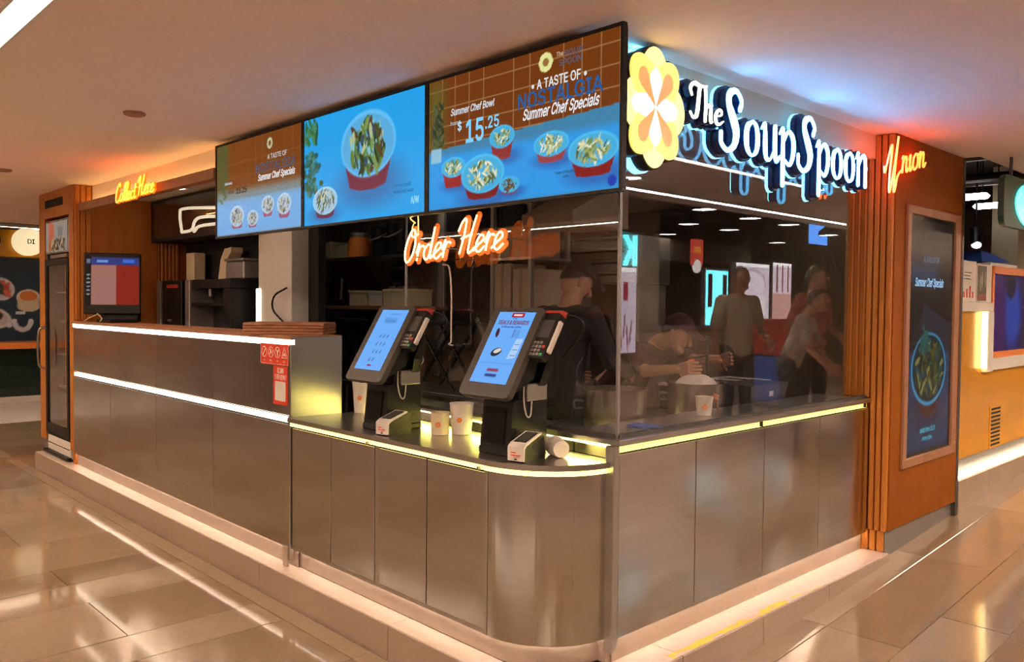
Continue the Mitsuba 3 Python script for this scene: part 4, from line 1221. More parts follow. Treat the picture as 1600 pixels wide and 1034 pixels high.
# ================================================================== alcove behind the pick-up counter
struct('wall_alcove_back', box(-5.67, -3.30, .66, .72, .1, 2.449), 'black_matte', 'dark wall behind the pick-up machines', smooth=False)
struct('column_white', box(-3.95, -3.44, .52, .70, .15, 2.449, .006), 'white_paint', 'white painted column behind the pick-up counter', smooth=False)
part('column_white', 'light', box(-3.965, -3.90, .505, .52, 1.40, 1.66, .005), 'acrylic_white', smooth=False, emit=[1.6, 1.4, 1.1], weight=.2, label='small upright light')
part('column_white', 'cable', sweep(spline([(-3.47, .50, 1.66), (-3.58, .46, 1.60), (-3.60, .46, 1.50), (-3.50, .49, 1.41)], 8), .007, 7), 'black_plastic', smooth=True, label='black cable loop')
one('back_counter', box(-5.6, -3.98, .30, .655, 1.30, 1.335), 'steel_plain', 'steel shelf carrying the two black brewers', 'counter', smooth=False)
for k, (a, b) in enumerate(((-5.55, -4.98), (-4.92, -4.10))):
    t = thing('coffee_brewer', ('narrow black brewer with a pink display, nearer the slatted wall', 'wide black brewer with an open bay, next to the white column')[k], 'brewer')
    if k == 0:
        part(t, 'body', box(a + .1, b - .05, .36, .64, 1.336, 1.735, .006), 'black_plastic', smooth=False)
        part(t, 'display', box(a + .2, b - .12, .357, .362, 1.67, 1.70), 'red_plastic', smooth=False)
        part(t, 'tap', box((a + b) / 2 - .02, (a + b) / 2 + .02, .34, .37, 1.38, 1.40), 'grey_metal', smooth=False)
    else:
        part(t, 'body', cat(box(a + .1, b, .36, .64, 1.66, 1.735, .004), box(a + .1, b, .55, .64, 1.336, 1.66), box(b - .12, b, .36, .6, 1.336, 1.66, .004), box(a + .1, b, .36, .6, 1.52, 1.545)), 'black_plastic', smooth=False)
        part(t, 'spout', cyl((a + .3, .44, 1.66), (a + .3, .44, 1.60), .02), 'grey_metal')
    part(t, 'side_panel', box(a, a + .09, .345, .64, 1.336, 1.735, .006), 'grey_metal', smooth=False, label='grey side panel')
one('paper_roll_stand', cat(box(-5.27, -5.10, .5, .6, 1.736, 1.98, .004)), 'cream', 'cream upright packet standing on the narrow brewer', 'packet', smooth=False)
one('paper_bag', moved(extrude(sg.Polygon([(0, 0), (.14, 0), (.16, .16), (.24, .22), (.24, .26), (.12, .25), (.05, .17)]), .1), frame((-4.62, .6, 1.736), (1, 0, 0), (0, 0, 1))), 'cream', 'cream paper sleeve with a folded top on the wide brewer', 'paper sleeve', smooth=False)
one('plastic_tub', cat(box(-4.43, -4.12, .48, .64, 1.736, 1.88, .01), box(-4.44, -4.11, .47, .65, 1.88, 1.90, .004)), 'grey_metal', 'grey tub with a lid on the wide brewer', 'tub', smooth=False)
t = thing('wall_cabinet', 'dark wall cabinet with a glass front and wavy cream light tubes', 'cabinet')
part(t, 'body', cat(box(-5.62, -3.98, .60, .655, 2.08, 2.445), box(-5.62, -3.98, .33, .655, 2.08, 2.11), box(-5.62, -5.58, .33, .655, 2.08, 2.445), box(-5.62, -3.98, .33, .655, 2.425, 2.445)), 'black_matte', smooth=False)
part(t, 'glass', trimesh.Trimesh([(-5.58, .335, 2.11), (-3.98, .335, 2.11), (-3.98, .335, 2.425), (-5.58, .335, 2.425)], [(0, 1, 2), (0, 2, 3)], process=False), 'pane_clear', smooth=False)
for pts in ([(-5.36, 2.17), (-5.40, 2.33), (-5.30, 2.375), (-4.6, 2.33)], [(-5.36, 2.17), (-5.15, 2.18), (-5.08, 2.25), (-4.95, 2.275), (-4.6, 2.26)], [(-5.1, 2.16), (-4.98, 2.2), (-4.6, 2.20)]):
    part(t, 'light_tube', sweep(spline([(a, .50, b) for a, b in pts], 8), .014, 8), 'lamp_face', smooth=True, emit=[.80, .70, .48], weight=.1)

# ================================================================== kitchen: back shelving seen past the white column
t = thing('wall_shelf', 'steel wall shelf holding black pots and an orange jar beside the white column', 'shelf')
part(t, 'board', box(-5.2, -3.42, 1.5, 1.9, 1.93, 1.955), 'steel_plain', smooth=False)
part(t, 'lower_board', box(-5.2, -3.0, 1.5, 1.9, 1.50, 1.53), 'wood_frame', smooth=False)
for x in (-5.2, -3.46):
    part(t, 'upright', box(x, x + .04, 1.86, 1.9, .95, 2.4), 'grey_metal', smooth=False)
struct('wall_kitchen_left', box(-5.66, -2.40, 1.92, 2.0, .1, 2.449), 'kitchen_wall', 'dark tiled kitchen wall behind the shelf', smooth=False)
for i, (px, h) in enumerate(((-3.92, .24), (-3.70, .26))):
    t = thing('black_pot', 'black pot on the wall shelf, ' + ('nearer the orange jar', 'at the right end')[i], 'pot', 'black pots on the wall shelf')
    part(t, 'body', lathe([(0, 0), (.09, 0), (.105, .02), (.105, h), (.11, h + .004), (.098, h), (.095, .01), (0, .01)], (px, 1.66, 1.956), 28), 'black_plastic')
    part(t, 'handle', sweep(spline([(px - .1, 1.62, 1.956 + h * .8), (px - .05, 1.54, 1.956 + h * .6), (px + .05, 1.54, 1.956 + h * .6), (px + .1, 1.62, 1.956 + h * .8)], 6), .007, 7), 'grey_metal')
t = thing('storage_jar', 'orange jar with a lid on the wall shelf', 'jar')
part(t, 'body', lathe([(0, 0), (.10, 0), (.11, .02), (.11, .14), (.09, .17), (.09, .18), (0, .18)], (-4.25, 1.64, 1.956), 28), 'orange_print')
part(t, 'lid', lathe([(0, .18), (.095, .18), (.095, .215), (.08, .22), (0, .22)], (-4.25, 1.64, 1.956), 28), 'grey_metal')
for i, (a, b, h) in enumerate(((-4.62, -4.40, .12), (-4.90, -4.66, .16))):
    one('carton', box(a, b, 1.58, 1.84, 1.957, 1.957 + h, .003), 'beige_box', ('low', 'taller')[i] + ' pale carton on the wall shelf left of the orange jar', 'carton', smooth=False)
for i, (a, b, z0, h, m) in enumerate(((-4.30, -4.02, 1.531, .13, 'cream'), (-4.0, -3.80, 1.531, .12, 'paper_white'), (-3.78, -3.45, 1.531, .14, 'cream'))):
    t = thing('takeaway_box', 'pale takeaway box on the lower shelf, ' + ('first on the left', 'small white one in the middle', 'widest, on the right')[i], 'box', 'pale boxes on the lower kitchen shelf')
    part(t, 'box', box(a, b, 1.56, 1.82, z0, z0 + h, .003), m, smooth=False)
    part(t, 'lid', box(a - .006, b + .006, 1.554, 1.826, z0 + h - .02, z0 + h + .004, .002), m, smooth=False)
t = thing('steel_canister', 'steel canister hanging on the kitchen wall beside the white column', 'canister')
part(t, 'body', lathe([(0, 0), (.05, 0), (.055, .01), (.055, .2), (.05, .215), (0, .215)], (-4.82, 1.80, 1.58), 24), 'steel_pot')
part(t, 'hook', box(-4.83, -4.81, 1.84, 1.90, 1.76, 1.78), 'grey_metal', smooth=False)
t = thing('electric_fan', 'black desk fan with a ribbed drum on the lower shelf', 'fan')
part(t, 'drum', cat(lathe([(0, -.06), (.10, -.06), (.12, -.03), (.12, .1), (.10, .14), (0, .14)], (0, 0, 0), 28).apply_transform(trimesh.transformations.translation_matrix((-3.66, 1.68, 1.80)) @ trimesh.transformations.rotation_matrix(math.radians(80), (0, 1, 0)))), 'black_plastic')
part(t, 'foot', box(-3.76, -3.56, 1.60, 1.76, 1.68, 1.70, .004), 'grey_metal', smooth=False)
part(t, 'cable', sweep(spline([(-3.55, 1.66, 1.80), (-3.48, 1.6, 1.86), (-3.52, 1.58, 1.74), (-3.6, 1.56, 1.69)], 8), .007, 6), 'black_plastic')
t = thing('oven', 'black kitchen oven below the shelf with a steel front', 'oven')
part(t, 'body', box(-5.1, -4.3, 1.35, 1.85, .95, 1.48, .01), 'black_plastic', smooth=False)
part(t, 'door', box(-5.05, -4.55, 1.335, 1.352, 1.0, 1.42, .004), 'black_gloss', smooth=False)
part(t, 'handle', cyl((-5.0, 1.31, 1.40), (-4.6, 1.31, 1.40), .012), 'steel_polish')
t = thing('prep_table', 'steel kitchen table with a raised black frame behind the kiosks', 'table')
part(t, 'top', box(-4.2, -1.72, 1.0, 1.44, .93, .955, .003), 'steel_plain', smooth=False)
for x in (-4.1, -2.8, -1.8):
    for y in (1.05, 1.4):
        part(t, 'leg', cyl((x, y, .15), (x, y, .93), .02, 12), 'grey_metal')
for i, (x, y) in enumerate(((-2.55, 1.25), (-3.85, 1.2))):
    t = thing('black_stool', 'black folding frame with crossed legs on the kitchen table, ' + ('behind the right kiosk', 'behind the left kiosk')[i], 'stand')
    z = .956
    part(t, 'top', box(x - .22, x + .22, y - .12, y + .12, z + .45, z + .475, .004), 'black_plastic', smooth=False)
    for s1 in (-1, 1):
        for s2 in (-1, 1):
            part(t, 'leg', cyl((x + s1 * .2, y + s2 * .1, z), (x - s1 * .2, y + s2 * .1, z + .45), .012, 10), 'black_plastic')
t = thing('spray_bottle', 'orange and red spray bottle with a black hose on the kitchen table', 'bottle')
part(t, 'body', lathe([(0, 0), (.05, 0), (.055, .02), (.055, .15), (.025, .2), (.02, .23), (0, .23)], (-2.1, 1.25, .956), 24), 'orange_print')
part(t, 'trigger', box(-2.15, -2.06, 1.22, 1.28, 1.186, 1.23, .006), 'red_plastic', smooth=False)
part(t, 'hose', sweep(spline([(-2.07, 1.2, 1.2), (-1.95, 1.15, 1.25), (-1.88, 1.15, 1.1), (-1.95, 1.16, .98), (-2.1, 1.13, 1.05)], 8), .008, 7), 'black_plastic')
one('white_tray', box(-1.96, -1.74, 1.22, 1.42, .957, 1.16, .008), 'paper_white', 'white plastic tray standing on the kitchen table beside the spray bottle', 'tray', smooth=False)

# behind the left glass: tall dark unit, cartons, steel cabinet and hood
t = thing('dark_display_unit', 'large dark glossy kitchen unit behind the Order Here sign', 'unit')
part(t, 'body', box(-3.02, -2.38, 1.62, 1.90, 1.42, 2.30, .006), 'black_plastic', smooth=False)
part(t, 'front', box(-2.98, -2.42, 1.605, 1.622, 1.50, 2.26, .003), 'black_gloss', smooth=False, label='glossy dark front')
part(t, 'frame', box(-3.10, -3.02, 1.60, 1.9, 1.2, 2.35, .004), 'grey_metal', smooth=False, label='pale metal side rail')
t = thing('storage_rack', 'steel rack with beige cartons behind the Order Here sign', 'rack')
for x in (-2.34, -1.96):
    for y in (1.5, 1.86):
        part(t, 'post', box(x - .015, x + .015, y - .015, y + .015, .15, 2.4), 'grey_metal', smooth=False)
for z in (1.42, 1.86):
    part(t, 'shelf', box(-2.36, -1.94, 1.48, 1.88, z, z + .02), 'steel_plain', smooth=False)
for i, (a, b, z0, z1, lab) in enumerate(((-2.33, -2.16, 1.441, 1.84, 'tall beige carton on the left of the steel rack'), (-2.14, -1.98, 1.441, 1.80, 'beige carton on the right of the steel rack'), (-2.30, -2.02, 1.881, 2.09, 'beige carton on the top shelf of the steel rack'))):
    t = thing('kitchen_carton', lab, 'carton')
    part(t, 'box', box(a, b, 1.5, 1.85, z0, z1, .003), 'beige_box', smooth=False)
    part(t, 'tape', box((a + b) / 2 - .012, (a + b) / 2 + .012, 1.497, 1.501, z0, z1 + .001), 'kraft', smooth=False)
t = thing('drawer_cabinet', 'steel drawer cabinet high on the kitchen wall, left of the glass corner', 'cabinet')
part(t, 'body', box(-2.24, -1.50, 2.07, 2.45, 1.70, 2.04, .004), 'steel_plain', smooth=False)
for i in range(4):
    d = part(t, 'drawer', box(-2.20, -1.52, 2.05, 2.071, 1.71 + i * .082, 1.78 + i * .082, .003), 'steel_pot', smooth=False)
    part(d, 'handle', box(-2.12, -1.6, 2.035, 2.052, 1.762 + i * .082, 1.774 + i * .082), 'black_plastic', smooth=False)
part(t, 'bracket', cat(box(-2.24, -2.20, 2.1, 2.4, .15, 1.699), box(-1.54, -1.50, 2.1, 2.4, .15, 1.699)), 'grey_metal', smooth=False)
t = thing('extractor_hood', 'beige sloping extractor hood in front of the drawer cabinet', 'hood')
part(t, 'canopy', hull([(x, y, z) for x in (-1.9, -1.45) for y, z in ((1.35, 2.06), (1.35, 2.14), (1.9, 2.40), (1.9, 2.06))]), 'beige_box', smooth=False)
part(t, 'duct', box(-1.8, -1.55, 1.7, 1.9, 2.4, 2.449), 'grey_metal', smooth=False)
t = thing('work_cabinet', 'low dark kitchen cabinet with food pans behind the right glass', 'cabinet')
part(t, 'body', box(-2.2, -1.5, 2.55, 3.4, .15, .94), 'dark_grey', smooth=False)
part(t, 'top', box(-2.25, -1.45, 2.5, 3.45, .94, .965, .003), 'steel_plain', smooth=False)


# stock pots and small things on the pass
def stock_pot(x, y, z, r, h, label):
    t = thing('stock_pot', label, 'pot')
    part(t, 'body', lathe([(0, 0), (r * .97, 0), (r, .012), (r, h), (r + .008, h), (r + .008, h + .006), (r - .004, h + .006), (r - .006, .012), (0, .012)], (x, y, z), 48), 'steel_pot')
    for s_ in (-1, 1):
        part(t, 'handle', sweep(spline([(x + s_ * r * .7, y - r * .72, z + h * .72), (x + s_ * (r * .7 + .03), y - r * .72 - .03, z + h * .72), (x + s_ * (r * .7 + .03), y - r * .72 - .03, z + h * .55), (x + s_ * r * .7, y - r * .72, z + h * .55)], 5), .006, 7), 'steel_polish')
    return t


stock_pot(-.50, .62, .951, .150, .20, 'steel stock pot at the glass corner')
stock_pot(-.50, 1.30, .951, .150, .19, 'steel stock pot beside the stooping cook')
sp = one('rice_heap', lathe([(0, .06), (.05, .055), (.09, .035), (.12, .0), (0, 0)], (-.5, 1.30, 1.13), 24), 'rice', 'heap of white rice in the pot beside the cook', 'rice')
labels[sp] = {'label': 'heap of white rice in the pot beside the cook', 'category': 'rice', 'kind': 'stuff'}
cup(-.20, .92, 1.033, .085, .034, .042, 'white paper cup with an orange emblem behind the right glass')
t = thing('wooden_spoon', 'wooden spoon leaning beside the paper cup behind the right glass', 'spoon')
part(t, 'handle', sweep([(-.20, 1.02, 1.10), (-.235, 1.10, 1.034)], [.006, .008], 8), 'wood_tray')
part(t, 'bowl', trimesh.creation.icosphere(2, .02).apply_transform(trimesh.transformations.translation_matrix((-.195, 1.005, 1.112))), 'wood_tray')
one('blue_cloth', moved(extrude(sg.box(-.07, -.03, .09, .04).buffer(.01), .008), trimesh.transformations.translation_matrix((-.13, .38, 1.033))), 'blue_plastic', 'folded blue cloth on the ledge by the glass corner', 'cloth', smooth=False)
t = thing('food_pan_rail', 'row of black food pans with pale rims behind the right glass', 'food pans')
for i in range(4):
    y = 1.52 + i * .19
    p_ = part(t, 'pan', box(-.90, -.62, y, y + .18, .951, 1.09, .006), 'black_plastic', smooth=False)
    part(p_, 'rim', cat(box(-.91, -.60, y - .004, y + .004, 1.086, 1.10), box(-.91, -.60, y + .176, y + .184, 1.086, 1.10), box(-.91, -.90, y, y + .18, 1.086, 1.10), box(-.61, -.60, y, y + .18, 1.086, 1.10)), 'white_plastic', smooth=False)
t = thing('grey_bin', 'grey box with a small white label behind the right glass', 'box')
part(t, 'box', hull([(x, y, z) for x, y, z in ((-.54, 1.60, .951), (-.54, 1.95, .951), (-.35, 1.60, .951), (-.35, 1.95, .951), (-.56, 1.57, 1.12), (-.56, 1.98, 1.12), (-.33, 1.57, 1.12), (-.33, 1.98, 1.12))]), 'dark_grey', smooth=False)
part(t, 'label', moved(box(0, .045, 0, .03, 0, .001), frame((-.339, 1.78, 1.05), (0, 1, 0), (.118, 0, 1))), 'white_print', smooth=False)
t = thing('ticket_holder', 'dark rail with an orange order ticket hanging over the pans', 'ticket')
part(t, 'rod', cyl((-.55, 1.48, 1.0), (-.55, 1.48, 1.40), .008), 'black_plastic')
part(t, 'ticket', box(-.548, -.545, 1.30, 1.345, 1.19, 1.27), 'orange_print', smooth=False)
part(t, 'arm', cyl((-.55, 1.48, 1.28), (-.546, 1.30, 1.27), .005), 'black_plastic')

# lamps inside the kitchen
linear_lamp('linear lamp in the kitchen ceiling seen through the right glass', -.95, -.89, 1.2, 3.55, 2.447, KITCHEN, .6)
for x, y, lab in ((-1.62, 2.13, 'round downlight in the kitchen ceiling, nearer the menu screens'), (-.95, 3.50, 'round downlight in the kitchen ceiling, nearer the right column'), (-2.95, 1.45, 'round downlight in the kitchen ceiling above the kiosks'), (-4.55, .12, 'round downlight over the pick-up counter, nearer the slatted wall'), (-3.35, .2, 'round downlight over the pick-up counter, in front of the white column'), (-3.9, 1.0, 'round downlight in the kitchen ceiling near the wall shelf')):
    t = thing('kitchen_downlight', lab, 'downlight')
    part(t, 'ring', lathe([(.075, .004), (.095, .0), (.10, .004), (.10, .012), (.075, .012)], (x, y, 2.438), 28), 'white_plastic')
    m = lathe([(0, 0), (.077, 0)], (x, y, 2.443), 28)
    if m.face_normals[-1][2] > 0:
        m = trimesh.Trimesh(m.vertices, m.faces[:, ::-1], process=False)
    part(t, 'lens', m, 'lamp_face', smooth=False, emit=DOWNLIGHT, weight=.8)


# ================================================================== people
def chain(js, rs):
    out = []
    for i in range(len(js) - 1):
        a = m3.Manifold.sphere(rs[i], 20).translate(list(js[i]))
        b = m3.Manifold.sphere(rs[i + 1], 20).translate(list(js[i + 1]))
        out.append(m3.Manifold.batch_hull([a, b]))
    return out


def blob(c, r):
    return m3.Manifold.sphere(1, 24).scale(list(r)).translate(list(c))


def soften(man, edge, it):
    m = man.refine_to_length(edge)
    t = tri(m)
    t.merge_vertices()
    trimesh.smoothing.filter_taubin(t, iterations=it)
    return t


def person(label, at, face_deg, H=1.70, lean=0.0, hands=None, look=(0, 0), clothes=('cloth_black', 'cloth_navy'), cap=None, sleeves=True, apron=None, legs=True, stance=.0):
    """a standing figure; local +y is forward, +x the figure's right"""
    k = H / 1.70
    t = thing('person', label, 'person')
    M = trimesh.transformations.translation_matrix(at) @ rotz(face_deg - 90)

    def L(p):      # lean the trunk about the hips
        x, y, z = p
        a = math.radians(lean)
        y2, z2 = y, z - .94
        return np.array([x, y2 * math.cos(a) + z2 * math.sin(a), .94 - y2 * math.sin(a) + z2 * math.cos(a)]) * k

    hipc = np.array([0, 0, .94]) * k
    chest, belly, neck = L((0, .01, 1.26)), L((0, .015, 1.08)), L((0, -.01, 1.45))
    headc = L((0, .02, 1.585)) + np.array([0, .02 * lean / 30, 0])
    sh = [L((s * .185, -.01, 1.385)) for s in (-1, 1)]
    hands = hands or [(-.25, .08, .80), (.25, .08, .80)]
    arms = []
    for s, S0, h in zip((-1, 1), sh, hands):
        w = np.array(h, float)
        d = w - S0
        n = np.linalg.norm(d)
        a1, a2 = .285 * k, .255 * k
        if n > (a1 + a2) * .985:
            w = S0 + d / n * (a1 + a2) * .985
            d = w - S0
            n = np.linalg.norm(d)
        u = d / n
        ca = (a1 * a1 + n * n - a2 * a2) / (2 * a1 * n)
        pole = np.array([s * .5, -.5, -.6])
        pole -= u * (pole @ u)
        pole /= np.linalg.norm(pole)
        e = S0 + u * a1 * ca + pole * a1 * math.sqrt(max(0, 1 - ca * ca))
        arms.append((S0, e, w))
    hips = [np.array([s * .095, 0, .92]) * k for s in (-1, 1)]
    knees = [np.array([s * (.10 + stance), .02, .49]) * k for s in (-1, 1)]
    ank = [np.array([s * (.105 + stance * 1.4), -.02, .075]) * k for s in (-1, 1)]
    parts = []
    parts += chain([neck, headc], [.055 * k, .06 * k])
    parts += [blob((0, 0, 0), (.074 * k, .092 * k, .112 * k)).rotate([-look[1], 0, look[0]]).translate(list(headc + [0, 0, .012]))]
    cy_, sy_ = math.cos(math.radians(look[0])), math.sin(math.radians(look[0]))

    def Hd(x, y, z):
        a = math.radians(-look[1])
        y, z = y * math.cos(a) - z * math.sin(a), y * math.sin(a) + z * math.cos(a)
        return headc + np.array([x * cy_ - y * sy_, x * sy_ + y * cy_, z + .012]) * k

    parts += chain([Hd(0, .088, .012), Hd(0, .106, -.022)], [.010 * k, .015 * k])                 # nose
    parts += [m3.Manifold.batch_hull([m3.Manifold.sphere(.03 * k, 16).translate(list(Hd(x, y, z))) for x, y, z in ((-.028, .045, -.075), (.028, .045, -.075), (0, .062, -.09))])]   # jaw
    for s in (-1, 1):
        parts += chain([Hd(s * .076, -.005, .015), Hd(s * .074, .0, -.025)], [.016 * k, .011 * k])   # ears
    tr = [m3.Manifold.batch_hull([blob(chest, (.145 * k, .095 * k, .10 * k)), blob(sh[0] + [.03, 0, -.02], (.06 * k,) * 3), blob(sh[1] + [-.03, 0, -.02], (.06 * k,) * 3), blob(neck - [0, 0, .03], (.055 * k,) * 3)]),
          m3.Manifold.batch_hull([blob(chest, (.14 * k, .095 * k, .10 * k)), blob(belly, (.128 * k, .09 * k, .09 * k)), blob(hipc, (.145 * k, .10 * k, .09 * k))])]
    parts += tr
    for S0, e, w in arms:
        parts += chain([S0, e, w], [.047 * k, .037 * k, .026 * k])
    for h, kn, an in zip(hips, knees, ank):
        parts += chain([h, kn, an], [.08 * k, .055 * k, .038 * k])
        parts += chain([an, an + [0, .13 * k, -.035 * k]], [.04 * k, .03 * k])
    for s, (S0, e, w) in zip((-1, 1), arms):
        u = (w - e) / np.linalg.norm(w - e)
        inw = np.array([-s, 0.2, 0.0])
        inw -= u * (inw @ u)
        inw /= np.linalg.norm(inw)
        across = np.cross(u, inw)
        if across[1] < 0:
            across = -across
        pc = w + u * .05 * k
        parts += [m3.Manifold.batch_hull([m3.Manifold.sphere(.014 * k, 12).translate(list(w + across * a * k + u * b * k)) for a, b in ((-.02, .01), (.02, .01), (-.032, .075), (.034, .075))])]
        for f, (off, ln) in enumerate(((-.030, .060), (-.010, .075), (.011, .078), (.031, .068))):
            b0 = w + across * off * k + u * .075 * k
            b1 = b0 + (u * .9 + inw * .25) * ln * .55 * k
            b2 = b1 + (u * .6 + inw * .75) * ln * .45 * k
            parts += chain([b0, b1, b2], [.0095 * k, .0088 * k, .0075 * k])
        t0 = w + across * .03 * k + u * .02 * k
        t1 = t0 + (across * .7 + u * .6 + inw * .3) * .035 * k
        t2 = t1 + (across * .3 + u * .8 + inw * .4) * .03 * k
        parts += chain([t0, t1, t2], [.013 * k, .0105 * k, .0085 * k])
    body = soften(m3.Manifold.batch_boolean(parts, m3.OpType.Add), .014, 6)
    part(t, 'body', moved(body, M), 'skin', smooth=True)
    g_ = .014 * k
    shirt = [m3.Manifold.batch_hull([blob(chest, (.145 * k + g_, .095 * k + g_, .10 * k + g_)), blob(sh[0] + [.03, 0, -.02], (.06 * k + g_,) * 3), blob(sh[1] + [-.03, 0, -.02], (.06 * k + g_,) * 3), blob(neck - [0, 0, .045], (.06 * k,) * 3)]),
             m3.Manifold.batch_hull([blob(chest, (.14 * k + g_, .095 * k + g_, .10 * k)), blob(belly, (.128 * k + g_, .09 * k + 1.6 * g_, .09 * k)), blob(hipc - [0, 0, .03], (.150 * k + g_, .105 * k + g_, .08 * k))])]
    for S0, e, w in arms:
        end = e if not sleeves else S0 + (e - S0) * .75
        if sleeves == 'long':
            shirt += chain([S0, e, e + (w - e) * .93], [.06 * k, .052 * k, .040 * k])
        else:
            shirt += chain([S0, end], [.062 * k, .058 * k])
    part(t, 'shirt', moved(soften(m3.Manifold.batch_boolean(shirt, m3.OpType.Add), .02, 6), M), clothes[0], smooth=True)
    if legs:
        tro = [m3.Manifold.batch_hull([blob(hipc - [0, 0, .01], (.15 * k, .108 * k, .07 * k)), blob(hips[0] - [0, 0, .05], (.085 * k,) * 3), blob(hips[1] - [0, 0, .05], (.085 * k,) * 3)])]
        for h, kn, an in zip(hips, knees, ank):
            tro += chain([h, kn, an + [0, 0, .01]], [.094 * k, .070 * k, .058 * k])
        part(t, 'trousers', moved(soften(m3.Manifold.batch_boolean(tro, m3.OpType.Add), .025, 5), M), clothes[1], smooth=True)
        for an in ank:
            sh_ = m3.Manifold.batch_hull([m3.Manifold.sphere(.048 * k, 16).translate(list(an + [0, -.01, -.02])), m3.Manifold.sphere(.042 * k, 16).translate(list(an + [0, .15 * k, -.036 * k]))])
            sh_ = sh_.trim_by_plane([0, 0, 1], .002)
            part(t, 'shoe', moved(tri(sh_), M), 'shoe', smooth=40)
    # hair and cap
    Rh = np.eye(4)
    hair = blob((0, 0, 0), (.083 * k, .098 * k, .112 * k)).translate([0, -.012, .012])
    hair = hair.trim_by_plane([0, -.62, .78], .022 * k)
    hm = tri(hair)
    Rl = trimesh.transformations.rotation_matrix(math.radians(look[0]), (0, 0, 1)) @ trimesh.transformations.rotation_matrix(math.radians(-look[1]), (1, 0, 0))
    HM = M @ trimesh.transformations.translation_matrix(headc + np.array([0, 0, .012])) @ Rl
    part(t, 'hair', moved(hm, HM), 'hair', smooth=40)
    for s in (-1, 1):
        part(t, 'eye', moved(trimesh.creation.icosphere(1, .0085 * k).apply_transform(trimesh.transformations.translation_matrix((s * .03 * k, .083 * k, .012 * k))), HM), 'dark_print', smooth=True)
    part(t, 'mouth', moved(box(-.02 * k, .02 * k, .084 * k, .092 * k, -.058 * k, -.051 * k, .002), HM), 'cloth_maroon', smooth=False)
    if cap:
        dome = blob((0, 0, 0), (.090 * k, .106 * k, .112 * k)).translate([0, -.006, .022]).trim_by_plane([0, -.12, .99], .052 * k)
        brim = m3.Manifold.batch_hull([m3.Manifold.cylinder(.008, .075 * k, .075 * k, 24).translate([0, .03, .058 * k]), m3.Manifold.cylinder(.006, .05 * k, .05 * k, 24).translate([0, .125 * k, .046 * k])])
        part(t, 'cap', moved(tri(dome + brim), HM), cap, smooth=40)
    if apron:
        f = [(-.13, .12), (.13, .12)]
        A = m3.Manifold.batch_hull([blob(chest + [0, .02, 0], (.10 * k, .10 * k, .09 * k)), blob(hipc + [0, .02, -.25], (.17 * k, .11 * k, .05 * k)), blob(hipc + [0, .02, 0], (.155 * k, .115 * k, .05 * k))])
        A = A.trim_by_plane([0, 1, 0], .03)
        part(t, 'apron', moved(tri(A), M), apron, smooth=40)
    return t


person('person in black with a black cap behind the left glass, turned towards the pass', (-1.14, .88, .151), 92, 1.66, lean=14, hands=[(-.2, .36, 1.0), (.22, .38, 1.02)], look=(-30, 34), sleeves='long', clothes=('cloth_black', 'cloth_black'), cap='cloth_black', apron='black_matte')
person('person stooping in a dark short-sleeved shirt and cap, bare arm over a steel pot', (-1.36, 1.58, .151), 4, 1.58, lean=52, hands=[(-.02, .80, 1.10), (.36, .74, 1.06)], look=(5, 28), clothes=('cloth_maroon', 'cloth_black'), cap='cloth_maroon', apron='black_matte')

# ================================================================== across the side corridor (seen mirrored in the right glass)
FZ = .285


def standing(z=FZ):
    return z


person('person in a beige shirt walking in the side corridor, mirrored in the right glass', (2.08, 4.41, .236), 200, 1.68, lean=3, look=(20, 0), clothes=('cloth_beige', 'cloth_navy'), hands=[(-.26, .06, .84), (.26, .16, .98)], stance=.02)
person('person in a red patterned shirt in the side corridor, mirrored in the right glass', (1.72, 5.15, .28), 190, 1.66, lean=4, look=(-20, -5), clothes=('cloth_red', 'cloth_black'), hands=[(-.24, .22, 1.0), (.24, .20, .96)], stance=.03)
person('person in a pale patterned shirt leaning forward, mirrored in the right glass', (1.62, 4.55, .245), 165, 1.5, lean=22, look=(10, -10), clothes=('cloth_white', 'cloth_navy'), hands=[(-.18, .36, .80), (.2, .34, .78)])

ORD = ('nearest', 'second', 'third', 'fourth', 'fifth', 'sixth', 'seventh', 'eighth', 'ninth')
